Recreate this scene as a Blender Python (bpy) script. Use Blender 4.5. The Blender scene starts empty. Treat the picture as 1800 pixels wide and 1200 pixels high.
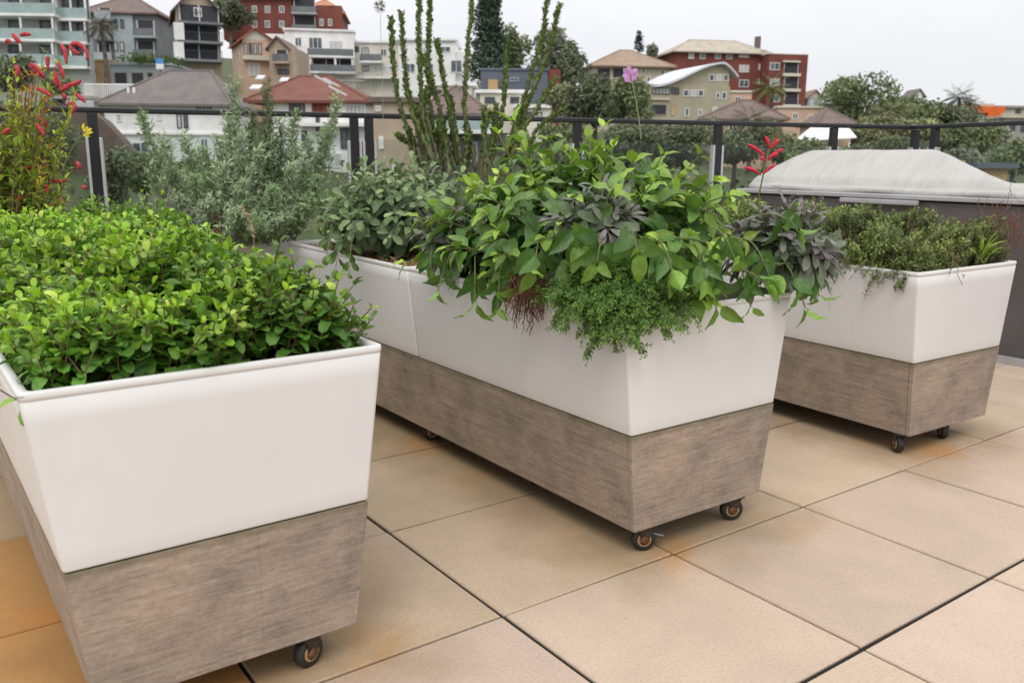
import bpy, math, random
import numpy as np
from mathutils import Vector, Matrix
random.seed(7); rng = np.random.default_rng(11)
R = math.radians
SC = bpy.context.scene; COL = SC.collection
# ------------------------------------------------------------------ camera
FPX, PITCH, ROLL, YAW = 1522.77, 0.2081, 0.0066, 0.6264
CAM = Vector((-1.1353, -1.5992, 1.1075))
cp, sp = math.cos(PITCH), math.sin(PITCH)
FW = Vector((math.sin(YAW)*cp, math.cos(YAW)*cp, -sp))
r0 = Vector((math.cos(YAW), -math.sin(YAW), 0)); u0 = r0.cross(FW)
RT = math.cos(ROLL)*r0 + math.sin(ROLL)*u0
UP = -math.sin(ROLL)*r0 + math.cos(ROLL)*u0
FH = Vector((math.sin(YAW), math.cos(YAW), 0))
def ray(px, py): return FW + RT*((px-900)/FPX) - UP*((py-600)/FPX)
def at(px, py, D): return CAM + ray(px, py)*D
def atz(px, py, z):
    d = ray(px, py); return CAM + d*((z-CAM.z)/d.z)
cd = bpy.data.cameras.new('camera'); cam = bpy.data.objects.new('camera', cd); COL.objects.link(cam)
cam.matrix_world = Matrix(((RT.x, UP.x, -FW.x, CAM.x), (RT.y, UP.y, -FW.y, CAM.y), (RT.z, UP.z, -FW.z, CAM.z), (0, 0, 0, 1)))
cd.sensor_width = 36; cd.lens = FPX/1800*36; cd.clip_end = 6000; cd.clip_start = .05
cd.dof.use_dof = True; cd.dof.focus_distance = 2.5; cd.dof.aperture_fstop = 6.0
SC.camera = cam
# ------------------------------------------------------------------ materials
MATS = {}
def newmat(name):
    m = bpy.data.materials.new(name); m.use_nodes = True
    nt = m.node_tree; b = nt.nodes['Principled BSDF']; MATS[name] = m
    return m, nt, b
def N(nt, t, **kw):
    n = nt.nodes.new(t)
    for k, v in kw.items(): setattr(n, k, v)
    return n
def ramp(nt, fac, stops):
    n = N(nt, 'ShaderNodeValToRGB'); e = n.color_ramp.elements
    e[0].position, e[0].color = stops[0][0], (*stops[0][1], 1)
    e[1].position, e[1].color = stops[-1][0], (*stops[-1][1], 1)
    for p, c in stops[1:-1]:
        x = e.new(p); x.color = (*c, 1)
    nt.links.new(fac, n.inputs[0]); return n.outputs[0]
def noise(nt, vec, scale, detail=4, rough=.5, dist=0):
    n = N(nt, 'ShaderNodeTexNoise'); n.inputs['Scale'].default_value = scale
    n.inputs['Detail'].default_value = detail; n.inputs['Roughness'].default_value = rough; n.inputs['Distortion'].default_value = dist
    if vec is not None: nt.links.new(vec, n.inputs['Vector'])
    return n.outputs['Fac']
def mapping(nt, vec, scale=(1, 1, 1), loc=(0, 0, 0), rot=(0, 0, 0)):
    n = N(nt, 'ShaderNodeMapping'); n.inputs['Scale'].default_value = scale; n.inputs['Location'].default_value = loc; n.inputs['Rotation'].default_value = rot
    nt.links.new(vec, n.inputs['Vector']); return n.outputs[0]
def mix(nt, a, b, fac, mode='MIX'):
    n = N(nt, 'ShaderNodeMix', data_type='RGBA', blend_type=mode)
    for s, v in ((n.inputs[6], a), (n.inputs[7], b)):
        if isinstance(v, tuple): s.default_value = (*v, 1)
        else: nt.links.new(v, s)
    if isinstance(fac, (int, float)): n.inputs[0].default_value = fac
    else: nt.links.new(fac, n.inputs[0])
    return n.outputs[2]
def math_(nt, op, a, b=None, c=None, clamp=False):
    n = N(nt, 'ShaderNodeMath', operation=op); n.use_clamp = clamp
    for i, v in enumerate((a, b, c)):
        if v is None: continue
        if isinstance(v, (int, float)): n.inputs[i].default_value = v
        else: nt.links.new(v, n.inputs[i])
    return n.outputs[0]
def bump(nt, b, h, strength=.2, dist=.01):
    n = N(nt, 'ShaderNodeBump'); n.inputs['Strength'].default_value = strength; n.inputs['Distance'].default_value = dist
    nt.links.new(h, n.inputs['Height']); nt.links.new(n.outputs[0], b.inputs['Normal'])
def coords(nt, kind='Object'): return N(nt, 'ShaderNodeTexCoord').outputs[kind]
def simple(name, c, rough=.7, var=.12, scale=1.5, metal=0, bmp=.0, spec=.5):
    m, nt, b = newmat(name)
    o = coords(nt); f = noise(nt, o, scale, 5, .6)
    lo = tuple(max(0, x*(1-var*1.6)) for x in c); hi = tuple(min(1, x*(1+var)) for x in c)
    nt.links.new(ramp(nt, f, [(.3, lo), (.7, hi)]), b.inputs['Base Color'])
    b.inputs['Roughness'].default_value = rough; b.inputs['Metallic'].default_value = metal
    b.inputs['Specular IOR Level'].default_value = spec
    if bmp: bump(nt, b, noise(nt, o, scale*20, 3), bmp, .005)
    return m
def leafmat(name, rough=.5, trans=.22, vein=.35, veincol=(1.25, 1.3, 1.1), side=7.0, backmul=(1.15, 1.15, 1.25), fuzz=0.0):
    m, nt, b = newmat(name); L = nt.links
    at_ = N(nt, 'ShaderNodeVertexColor', layer_name='Col').outputs[0]
    uv = N(nt, 'ShaderNodeSeparateXYZ'); L.new(coords(nt, 'UV'), uv.inputs[0])
    ax = math_(nt, 'ABSOLUTE', math_(nt, 'SUBTRACT', uv.outputs[0], .5))       # 0 midrib .. .5 edge
    mid = math_(nt, 'SUBTRACT', 1, math_(nt, 'MULTIPLY', ax, 16), clamp=True)
    s = math_(nt, 'SINE', math_(nt, 'MULTIPLY', math_(nt, 'SUBTRACT', uv.outputs[1], math_(nt, 'MULTIPLY', ax, .55)), side*6.283))
    sv = math_(nt, 'MULTIPLY', math_(nt, 'SUBTRACT', s, .7, clamp=True), 2.2)
    v = math_(nt, 'MAXIMUM', mid, math_(nt, 'MULTIPLY', sv, .6))
    c = mix(nt, at_, veincol, math_(nt, 'MULTIPLY', v, vein), 'MULTIPLY')
    f = noise(nt, coords(nt), 60, 3)
    c = mix(nt, c, ramp(nt, f, [(.25, (.72, .74, .7)), (.75, (1.2, 1.18, 1.15))]), 1.0, 'MULTIPLY')
    g = N(nt, 'ShaderNodeNewGeometry')
    c = mix(nt, c, mix(nt, c, backmul, 1.0, 'MULTIPLY'), g.outputs['Backfacing'])
    L.new(c, b.inputs['Base Color']); b.inputs['Roughness'].default_value = rough
    b.inputs['Specular IOR Level'].default_value = .4
    if fuzz:
        b.inputs['Sheen Weight'].default_value = fuzz; b.inputs['Sheen Roughness'].default_value = .4
    bump(nt, b, math_(nt, 'MULTIPLY', v, -1), .35, .002)
    tr = N(nt, 'ShaderNodeBsdfTranslucent'); L.new(mix(nt, c, (1.3, 1.35, .7), 1.0, 'MULTIPLY'), tr.inputs[0])
    ms = N(nt, 'ShaderNodeMixShader'); ms.inputs[0].default_value = trans
    L.new(b.outputs[0], ms.inputs[1]); L.new(tr.outputs[0], ms.inputs[2]); L.new(ms.outputs[0], nt.nodes['Material Output'].inputs[0])
    return m
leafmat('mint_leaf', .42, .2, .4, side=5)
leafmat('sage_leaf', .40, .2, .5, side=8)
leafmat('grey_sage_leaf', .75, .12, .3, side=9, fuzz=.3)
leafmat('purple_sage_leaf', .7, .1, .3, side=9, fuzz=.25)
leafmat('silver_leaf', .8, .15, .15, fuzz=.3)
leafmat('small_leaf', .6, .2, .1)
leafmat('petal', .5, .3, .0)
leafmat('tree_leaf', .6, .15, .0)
def stemmat(name, c1, c2, scale=30):
    m, nt, b = newmat(name)
    nt.links.new(ramp(nt, noise(nt, coords(nt), scale, 3), [(.35, c1), (.65, c2)]), b.inputs['Base Color']); b.inputs['Roughness'].default_value = .6
stemmat('green_stem', (.10, .15, .035), (.16, .13, .05)); stemmat('red_stem', (.10, .03, .02), (.14, .10, .03))
stemmat('brown_stem', (.10, .06, .035), (.17, .11, .07)); stemmat('grey_stem', (.2, .22, .15), (.3, .3, .22)); stemmat('bark', (.05, .04, .03), (.13, .1, .08), 2)
stemmat('spike_stem', (.09, .06, .03), (.08, .12, .03), 12)

# white polymer tub
m, nt, b = newmat('white_tub'); o = coords(nt)
c = ramp(nt, noise(nt, o, 3, 6, .6), [(.3, (.635, .625, .612)), (.7, (.68, .668, .655))])
sep = N(nt, 'ShaderNodeSeparateXYZ'); nt.links.new(o, sep.inputs[0])
dr = noise(nt, mapping(nt, o, (30, 30, 1.2)), 1.0, 4, .6)                       # faint vertical run marks
c = mix(nt, c, (.50, .47, .42), math_(nt, 'MULTIPLY', math_(nt, 'SUBTRACT', dr, .60, clamp=True), .9))
sp_ = noise(nt, o, 90, 2); c = mix(nt, c, (.35, .3, .25), math_(nt, 'MULTIPLY', math_(nt, 'SUBTRACT', sp_, .77, clamp=True), 4))
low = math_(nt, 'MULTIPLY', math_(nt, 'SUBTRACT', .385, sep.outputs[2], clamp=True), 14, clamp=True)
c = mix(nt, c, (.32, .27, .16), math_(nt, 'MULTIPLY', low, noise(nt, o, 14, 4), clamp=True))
nt.links.new(c, b.inputs['Base Color']); b.inputs['Roughness'].default_value = .42
bump(nt, b, noise(nt, o, 4, 3), .12, .01)
# weathered wood/fibre board
def board(name, axis):
    m, nt, b = newmat(name); o = coords(nt)
    wv = noise(nt, o, 3.0, 3)
    g = noise(nt, mapping(nt, o, (2.6, 2.6, 20)), 2.3, 7, .68, 1.4)
    g2 = noise(nt, mapping(nt, o, (4.5, 4.5, 75)), 1.5, 6, .7, .9)
    sp = noise(nt, o, 95, 4, .7)
    blot = noise(nt, o, 5.5, 6, .65, .5)
    c = ramp(nt, g, [(.24, (.215, .170, .134)), (.45, (.285, .232, .188)), (.60, (.315, .259, .212)), (.80, (.395, .333, .282))])
    c = mix(nt, c, ramp(nt, g2, [(.36, (.77, .755, .74)), (.52, (1.02, 1.01, 1.0)), (.7, (1.10, 1.09, 1.08))]), .9, 'MULTIPLY')
    c = mix(nt, c, ramp(nt, sp, [(.3, (.82, .81, .80)), (.65, (1.10, 1.10, 1.10))]), .9, 'MULTIPLY')
    c = mix(nt, c, ramp(nt, blot, [(.32, (.72, .73, .72)), (.5, (1, 1, .98)), (.68, (1.27, 1.20, 1.13))]), 1.0, 'MULTIPLY')
    kn = N(nt, 'ShaderNodeTexVoronoi'); kn.inputs['Scale'].default_value = 3.3; nt.links.new(o, kn.inputs['Vector'])
    c = mix(nt, c, (.06, .03, .018), math_(nt, 'MULTIPLY', math_(nt, 'SUBTRACT', .030, kn.outputs['Distance'], clamp=True), 60, clamp=True))
    sep = N(nt, 'ShaderNodeSeparateXYZ'); nt.links.new(o, sep.inputs[0])
    seam = math_(nt, 'SUBTRACT', 1, math_(nt, 'MULTIPLY', math_(nt, 'ABSOLUTE', math_(nt, 'SUBTRACT', sep.outputs[0], .055)), 700), clamp=True)
    c = mix(nt, c, (.09, .06, .045), math_(nt, 'MULTIPLY', seam, .3))
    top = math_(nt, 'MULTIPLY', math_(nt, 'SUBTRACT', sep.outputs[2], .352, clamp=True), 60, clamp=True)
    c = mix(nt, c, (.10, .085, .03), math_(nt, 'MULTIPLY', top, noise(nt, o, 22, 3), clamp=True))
    ru = noise(nt, mapping(nt, o, (9, 9, 40), (3, 1, 2)), 1.3, 2)
    c = mix(nt, c, (.45, .19, .03), math_(nt, 'MULTIPLY', math_(nt, 'SUBTRACT', ru, .765, clamp=True), 25, clamp=True))
    nt.links.new(c, b.inputs['Base Color']); b.inputs['Roughness'].default_value = .75
    bump(nt, b, g, .35, .004)
board('weathered_board', 0)
# paving
m, nt, b = newmat('sandstone_paver'); o = coords(nt)
tint = N(nt, 'ShaderNodeVertexColor', layer_name='Col').outputs[0]
n1 = noise(nt, o, 2.6, 7, .66, .3); n2 = noise(nt, o, 130, 5, .75); n3 = noise(nt, mapping(nt, o, (16, 42, 1), rot=(0, 0, .75)), 2.4, 5, .65)
c = mix(nt, tint, ramp(nt, n1, [(.3, (.86, .87, .86)), (.7, (1.07, 1.06, 1.05))]), 1.0, 'MULTIPLY')
c = mix(nt, c, ramp(nt, n2, [(.32, (.74, .71, .67)), (.56, (1.06, 1.06, 1.05))]), .6, 'MULTIPLY')
c = mix(nt, c, (.24, .17, .12), math_(nt, 'MULTIPLY', math_(nt, 'SUBTRACT', n3, .60, clamp=True), 4.0, clamp=True))
# brown water stains that have soaked into the stone round the trolleys (wear, own outline)
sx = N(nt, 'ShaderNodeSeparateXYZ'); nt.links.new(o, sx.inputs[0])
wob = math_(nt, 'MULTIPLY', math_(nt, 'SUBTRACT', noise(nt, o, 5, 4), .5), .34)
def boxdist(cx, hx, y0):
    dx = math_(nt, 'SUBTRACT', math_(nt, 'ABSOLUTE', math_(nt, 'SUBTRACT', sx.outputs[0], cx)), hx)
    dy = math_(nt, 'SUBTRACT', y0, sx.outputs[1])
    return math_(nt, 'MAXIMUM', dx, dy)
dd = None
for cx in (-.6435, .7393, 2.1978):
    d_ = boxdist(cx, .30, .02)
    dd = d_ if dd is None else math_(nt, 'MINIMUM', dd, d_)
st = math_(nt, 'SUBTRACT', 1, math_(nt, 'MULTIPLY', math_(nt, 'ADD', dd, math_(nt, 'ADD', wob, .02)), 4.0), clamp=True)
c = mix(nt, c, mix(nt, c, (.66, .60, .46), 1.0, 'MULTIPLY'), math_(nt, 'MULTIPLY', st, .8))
ru = noise(nt, o, 2.6, 3, .5, .6)
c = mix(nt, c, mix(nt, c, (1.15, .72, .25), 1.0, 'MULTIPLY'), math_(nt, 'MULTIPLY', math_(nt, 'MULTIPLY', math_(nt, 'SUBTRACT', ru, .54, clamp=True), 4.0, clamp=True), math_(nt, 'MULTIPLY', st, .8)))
nt.links.new(c, b.inputs['Base Color']); b.inputs['Roughness'].default_value = .75
bump(nt, b, n2, .12, .002)

simple('joint_dark', (.016, .012, .009), .95, .3, 8)
simple('black_rubber', (.018, .017, .016), .6, .3, 30)
simple('wheel_cream', (.42, .26, .12), .6, .3, 60)
simple('rusty_steel', (.16, .075, .035), .6, .5, 50, .5)
simple('dark_steel', (.055, .04, .033), .55, .5, 60, .4)
simple('steel', (.35, .34, .35), .4, .2, 30, .8)
simple('rail_black', (.018, .018, .022), .45, .2, 5, .2)
simple('strip_alu', (.52, .52, .53), .4, .05, 5, .3)
simple('dark_grey_wall', (.088, .078, .078), .7, .15, 2, bmp=.1)
simple('grey_cap', (.36, .355, .36), .5, .12, 4)
simple('seam_olive', (.07, .058, .028), .9)
simple('dark_shade', (.01, .01, .01), .9)
m, nt, b = newmat('cover_fabric'); o = coords(nt)
f1 = noise(nt, mapping(nt, o, (1, 3, 1)), 2.2, 4, .55, .8)
nt.links.new(ramp(nt, f1, [(.3, (.405, .39, .37)), (.7, (.455, .44, .42))]), b.inputs['Base Color']); b.inputs['Roughness'].default_value = .8
bump(nt, b, f1, .6, .06)
m, nt, b = newmat('glass'); L = nt.links
gl = N(nt, 'ShaderNodeBsdfGlossy'); gl.inputs['Roughness'].default_value = .02
trn = N(nt, 'ShaderNodeBsdfTransparent'); trn.inputs[0].default_value = (.90, .93, .92, 1)
fr = N(nt, 'ShaderNodeFresnel'); fr.inputs[0].default_value = 1.45
ms = N(nt, 'ShaderNodeMixShader'); gg = N(nt, 'ShaderNodeNewGeometry'); L.new(math_(nt, 'MULTIPLY', fr.outputs[0], math_(nt, 'SUBTRACT', 1, gg.outputs['Backfacing'])), ms.inputs[0]); L.new(trn.outputs[0], ms.inputs[1]); L.new(gl.outputs[0], ms.inputs[2])
L.new(ms.outputs[0], nt.nodes['Material Output'].inputs[0])
m, nt, b = newmat('mulch'); o = coords(nt)
nt.links.new(ramp(nt, noise(nt, o, 55, 4, .7), [(.3, (.05, .025, .012)), (.5, (.22, .12, .06)), (.72, (.42, .27, .15))]), b.inputs['Base Color']); b.inputs['Roughness'].default_value = .9
simple('straw', (.45, .30, .17), .8, .45, 40)
simple('dry_root', (.17, .075, .045), .9, .4, 60)
# building surfaces
for k, c_, s_ in (('render_white', (.80, .80, .79), .4), ('render_cream', (.66, .62, .54), .4), ('render_tan', (.42, .33, .25), .4), ('render_beige', (.52, .46, .37), .4),
               ('render_peach', (.60, .42, .31), .4), ('render_khaki', (.38, .345, .25), .4), ('render_grey', (.17, .185, .20), .5), ('render_lightgrey', (.34, .38, .40), .5),
               ('render_slate', (.11, .125, .165), .5), ('render_ochre', (.5, .34, .17), .5), ('concrete', (.33, .32, .30), .6), ('dark_recess', (.035, .035, .045), .5),
               ('orange_panel', (.75, .14, .02), .5), ('metal_roof', (.60, .62, .65), .6), ('aqua_glass', (.33, .43, .42), .8), ('balcony_glass', (.15, .165, .17), .8),
               ('curtain', (.50, .51, .50), .8), ('sign_blue', (.08, .28, .6), .5), ('timber_trim', (.35, .07, .03), .5), ('asphalt', (.06, .06, .06), 1), ('rock', (.11, .08, .062), .5)):
    simple(k, c_, .7 if 'glass' not in k else .25, .12, s_)
def tiles(name, c1, c2):
    m, nt, b = newmat(name); o = coords(nt)
    f = noise(nt, o, .7, 6, .7); g = noise(nt, o, 6, 3, .6)
    c = ramp(nt, f, [(.3, c1), (.7, c2)]); c = mix(nt, c, ramp(nt, g, [(.3, (.8, .8, .8)), (.7, (1.15, 1.15, 1.15))]), 1, 'MULTIPLY')
    w = N(nt, 'ShaderNodeTexWave', wave_type='BANDS', bands_direction='Z'); w.inputs['Scale'].default_value = 1.6; nt.links.new(o, w.inputs['Vector'])
    c = mix(nt, c, ramp(nt, w.outputs['Fac'], [(.1, (.72, .72, .72)), (.4, (1, 1, 1))]), .7, 'MULTIPLY')
    nt.links.new(c, b.inputs['Base Color']); b.inputs['Roughness'].default_value = .85
tiles('tile_grey', (.14, .12, .115), (.21, .185, .175)); tiles('tile_red', (.15, .055, .042), (.23, .09, .065)); tiles('tile_tan', (.26, .18, .13), (.38, .28, .21))
tiles('tile_orange', (.42, .17, .09), (.55, .26, .15)); tiles('tile_brown', (.14, .10, .09), (.21, .155, .135)); tiles('tile_stone', (.36, .31, .25), (.52, .46, .37))
m, nt, b = newmat('brick_red'); o = coords(nt)
br = N(nt, 'ShaderNodeTexBrick'); nt.links.new(mapping(nt, o, (1, 1, 1), rot=(R(90), 0, 0)), br.inputs['Vector'])
br.inputs['Color1'].default_value = (.20, .052, .036, 1); br.inputs['Color2'].default_value = (.15, .040, .030, 1); br.inputs['Mortar'].default_value = (.2, .08, .06, 1); br.inputs['Scale'].default_value = 2.2
nt.links.new(mix(nt, br.outputs[0], ramp(nt, noise(nt, o, .4, 5), [(.3, (.75, .75, .75)), (.7, (1.15, 1.1, 1.1))]), 1, 'MULTIPLY'), b.inputs['Base Color']); b.inputs['Roughness'].default_value = .85
m, nt, b = newmat('window_glass'); o = coords(nt, 'Object')
nt.links.new(ramp(nt, noise(nt, o, .8, 3), [(.35, (.03, .04, .05)), (.65, (.14, .17, .19))]), b.inputs['Base Color']); b.inputs['Roughness'].default_value = .08
simple('frame_white', (.75, .75, .75), .5, .03); simple('frame_dark', (.05, .05, .055), .5, .05)
m, nt, b = newmat('hill_ground'); o = coords(nt)
nt.links.new(ramp(nt, noise(nt, o, .06, 8, .65), [(.3, (.035, .05, .02)), (.55, (.07, .085, .035)), (.75, (.15, .13, .085))]), b.inputs['Base Color']); b.inputs['Roughness'].default_value = .95

# ------------------------------------------------------------------ mesh helpers
class MB:
    def __init__(s): s.v = []; s.f = []
    def box(s, x0, x1, y0, y1, z0, z1):
        n = len(s.v)
        s.v += [(x0, y0, z0), (x1, y0, z0), (x1, y1, z0), (x0, y1, z0), (x0, y0, z1), (x1, y0, z1), (x1, y1, z1), (x0, y1, z1)]
        s.f += [[n+a for a in q] for q in ((0, 3, 2, 1), (4, 5, 6, 7), (0, 1, 5, 4), (1, 2, 6, 5), (2, 3, 7, 6), (3, 0, 4, 7))]; return s
    def hexa(s, p8):
        n = len(s.v); s.v += [tuple(p) for p in p8]
        s.f += [[n+a for a in q] for q in ((0, 3, 2, 1), (4, 5, 6, 7), (0, 1, 5, 4), (1, 2, 6, 5), (2, 3, 7, 6), (3, 0, 4, 7))]; return s
    def prism(s, poly, a0, a1, axis='y'):
        """poly of (u,z) extruded along y (or x)"""
        n = len(s.v); k = len(poly)
        for a in (a0, a1):
            for (u, z) in poly: s.v.append((u, a, z) if axis == 'y' else (a, u, z))
        s.f.append([n+i for i in range(k)]); s.f.append([n+k+i for i in reversed(range(k))])
        for i in range(k): j = (i+1) % k; s.f.append([n+i, n+k+i, n+k+j, n+j])
        return s
    def tube(s, pts, rad, sides=6, cap=True):
        pts = [Vector(p) for p in pts]; n0 = len(s.v); rr = rad if hasattr(rad, '__len__') else [rad]*len(pts)
        t = (pts[1]-pts[0]).normalized(); a = t.orthogonal().normalized()
        for i, p in enumerate(pts):
            t = (pts[min(i+1, len(pts)-1)]-pts[max(i-1, 0)])
            t = t.normalized() if t.length > 1e-9 else Vector((0, 0, 1))
            a = (a - t*a.dot(t)); a = a.normalized() if a.length > 1e-6 else t.orthogonal().normalized(); b_ = t.cross(a)
            for k in range(sides):
                w = 2*math.pi*k/sides; s.v.append(tuple(p + (a*math.cos(w)+b_*math.sin(w))*rr[i]))
        for i in range(len(pts)-1):
            for k in range(sides):
                k2 = (k+1) % sides; A = n0+i*sides
                s.f.append([A+k, A+k2, A+sides+k2, A+sides+k])
        if cap:
            s.f.append([n0+k for k in reversed(range(sides))]); s.f.append([n0+(len(pts)-1)*sides+k for k in range(sides)])
        return s
    def lathe(s, prof, M, n=20):
        """prof: (r, h) rings about local z transformed by M"""
        n0 = len(s.v)
        for (r, h) in prof:
            for k in range(n): w = 2*math.pi*k/n; s.v.append(tuple(M @ Vector((r*math.cos(w), r*math.sin(w), h))))
        for i in range(len(prof)-1):
            for k in range(n): k2 = (k+1) % n; A = n0+i*n; s.f.append([A+k, A+k2, A+n+k2, A+n+k])
        s.f.append([n0+k for k in reversed(range(n))]); s.f.append([n0+(len(prof)-1)*n+k for k in range(n)]); return s
    def build(s, name, mat, parent=None, smooth=False, bevel=0, seg=2, loc=None, fixn=False):
        me = bpy.data.meshes.new(name); me.from_pydata(s.v, [], s.f); me.materials.append(MATS[mat]); me.validate(); me.update()
        if smooth: me.shade_smooth() if hasattr(me, 'shade_smooth') else [setattr(p, 'use_smooth', True) for p in me.polygons]
        o = bpy.data.objects.new(name, me); COL.objects.link(o)
        if parent: o.parent = parent
        if loc is not None: o.location = loc
        if bevel:
            md = o.modifiers.new('bevel', 'BEVEL'); md.width = bevel; md.segments = seg; md.limit_method = 'ANGLE'
        return o
def tag(o, label=None, cat=None, group=None, kind=None):
    for k, v in (('label', label), ('category', cat), ('group', group), ('kind', kind)):
        if v: o[k] = v
    return o
def empty(name, loc=(0, 0, 0), rz=0, label=None, cat=None, group=None):
    o = bpy.data.objects.new(name, None); COL.objects.link(o); o.location = loc; o.rotation_euler = (0, 0, rz); o.empty_display_size = .1
    return tag(o, label, cat, group)
# ---- leaf instancing in numpy
def prof(a, b_):
    t = np.linspace(0, 1, 200); f = t**a*(1-t)**b_; m_ = f.max()
    return lambda x: (max(x, 0)**a*max(1-x, 0)**b_)/m_
def leaf(nl, nw, w, pf, curl=.5, fold=.25, wave=0.0, pet=0.0, cup=0.0, teeth=0.0):
    """local: length along +y, width x, normal z"""
    V, UV = [], []; ang = 0; y = z = 0
    cl = [(0, 0)]
    for i in range(nl):
        a = -curl*(i+.5)/nl; y += math.cos(a)/nl; z += math.sin(a)/nl; cl.append((y, z))
    for i in range(nl+1):
        t = i/nl; tt = 0 if t < pet else (t-pet)/(1-pet)
        h = max(pf(tt)*w/2, .012 if t < .98 else .003)
        if teeth and i % 2: h *= 1-teeth
        for j in range(nw+1):
            q = j/nw*2-1; x = q*h; zz = abs(q)*h*fold + cup*q*q*h + wave*math.sin(t*17+q*3)*abs(q)*w*.12
            V.append((x, cl[i][0], cl[i][1]+zz)); UV.append((j/nw, t))
    F = [(i*(nw+1)+j, i*(nw+1)+j+1, (i+1)*(nw+1)+j+1, (i+1)*(nw+1)+j) for i in range(nl) for j in range(nw)]
    return np.array(V), np.array(UV), np.array(F)
def frame(d, n):
    """rows of d (leaf direction) and n (approx normal) -> (N,3,3) matrices with columns x,y,z"""
    d = d/np.linalg.norm(d, axis=1, keepdims=True); x = np.cross(d, n); l = np.linalg.norm(x, axis=1, keepdims=True)
    x = np.where(l < 1e-5, np.array([[1., 0, 0]]), x/np.maximum(l, 1e-9)); z = np.cross(x, d)
    return np.stack([x, d, z], axis=2)
def leafmesh(name, mat, temps, pos, d, n, size, col, parent=None, smooth=True):
    pos = np.asarray(pos, float); d = np.asarray(d, float); n = np.asarray(n, float); size = np.asarray(size, float); col = np.asarray(col, float)
    Rm = frame(d, n); Vs, UVs, Fs, Cs = [], [], [], []; off = 0
    var = np.arange(len(pos)) % len(temps); var = rng.permutation(var)
    for k, (V, UV, F) in enumerate(temps):
        idx = np.where(var == k)[0]
        if not len(idx): continue
        W = np.einsum('nij,vj->nvi', Rm[idx], V)*size[idx][:, None, None] + pos[idx][:, None, :]
        nv = len(V); M_ = len(idx)
        Vs.append(W.reshape(-1, 3)); UVs.append(np.tile(UV[F.reshape(-1)], (M_, 1)))
        Fs.append((F[None]+np.arange(M_)[:, None, None]*nv+off).reshape(-1, 4)); Cs.append(np.repeat(col[idx], nv, axis=0)); off += M_*nv
    V = np.concatenate(Vs); F = np.concatenate(Fs); UV = np.concatenate(UVs); C = np.concatenate(Cs)
    me = bpy.data.meshes.new(name); me.vertices.add(len(V)); me.vertices.foreach_set('co', V.astype(np.float32).ravel())
    me.loops.add(F.size); me.loops.foreach_set('vertex_index', F.astype(np.int32).ravel())
    me.polygons.add(len(F)); me.polygons.foreach_set('loop_start', np.arange(0, F.size, 4, dtype=np.int32)); me.polygons.foreach_set('loop_total', np.full(len(F), 4, dtype=np.int32))
    me.update(calc_edges=True)
    uvl = me.uv_layers.new(name='UVMap'); uvl.data.foreach_set('uv', UV.astype(np.float32).ravel())
    ca = me.color_attributes.new('Col', 'FLOAT_COLOR', 'POINT'); ca.data.foreach_set('color', np.concatenate([C, np.ones((len(C), 1))], 1).astype(np.float32).ravel())
    me.polygons.foreach_set('use_smooth', np.full(len(F), smooth)); me.materials.append(MATS[mat])
    o = bpy.data.objects.new(name, me); COL.objects.link(o)
    if parent: o.parent = parent
    return o
def V3(*a): return np.array(a, float)
def nrm(v): return v/(np.linalg.norm(v)+1e-9)
class Plant:
    """collects leaves and stems in world coordinates"""
    def __init__(s): s.p, s.d, s.n, s.s, s.c = [], [], [], [], []; s.st = MB()
    def add(s, p, d, n, size, c): s.p.append(p); s.d.append(d); s.n.append(n); s.s.append(size); s.c.append(c)
    def leaves(s, name, mat, temps, parent, inv=None):
        P = np.array(s.p)
        if inv is not None: P = P-inv
        return leafmesh(name, mat, temps, P, s.d, s.n, s.s, s.c, parent)
def curve(p0, p1, sag, n=8, out=None):
    """stem from p0 to p1 with upward-then-outward bend (quadratic bezier)"""
    p0 = np.array(p0, float); p1 = np.array(p1, float)
    mid = p0*.5+p1*.5 + np.array([0, 0, sag])
    if out is not None: mid = mid+out
    t = np.linspace(0, 1, n)[:, None]
    return (1-t)**2*p0+2*t*(1-t)*mid+t**2*p1
def shoot(pl, pts, n0, nodes, size, elev, droop, ctip, cold, az0=None, tipsize=.45, jitter=.15, whorl=2, rad=.002, normal_up=.5, gamma=1.0):
    """leaf pairs along polyline pts from fraction n0 to tip"""
    pts = np.array(pts); L = len(pts)-1; az = rng.uniform(0, 6.28) if az0 is None else az0
    for k in range(nodes):
        f = n0+(1-n0)*((k+.5)/nodes)**.85 if k < nodes-1 else 1.0
        x = f*L; i = min(int(x), L-1); p = pts[i]+(pts[i+1]-pts[i])*(x-i); t = nrm(pts[i+1]-pts[i])
        a = nrm(np.cross(t, [.3, .5, 1.])) ; b_ = np.cross(t, a)
        g = (k/(max(nodes-1, 1)))
        sc = size*(1-(1-tipsize)*g**1.6)*rng.uniform(.8, 1.15)
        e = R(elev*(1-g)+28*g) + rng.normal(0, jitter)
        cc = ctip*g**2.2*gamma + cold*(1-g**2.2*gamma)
        for w in range(whorl):
            an = az+w*6.283/whorl+rng.normal(0, .15); h = a*math.cos(an)+b_*math.sin(an)
            d = t*math.cos(e)+h*math.sin(e); d = nrm(d+V3(0, 0, -droop*(1-g))); nn = nrm(t*(1-normal_up)+V3(0, 0, normal_up)+h*-.1+rng.normal(0, .12, 3))
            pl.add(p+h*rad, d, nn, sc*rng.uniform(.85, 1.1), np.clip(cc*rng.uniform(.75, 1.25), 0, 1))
        az += 1.5708+rng.normal(0, .1)
OV = prof(.55, .8); RD = prof(.5, .5); LN = prof(.8, 1.0); OB = prof(.9, .45)

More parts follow.
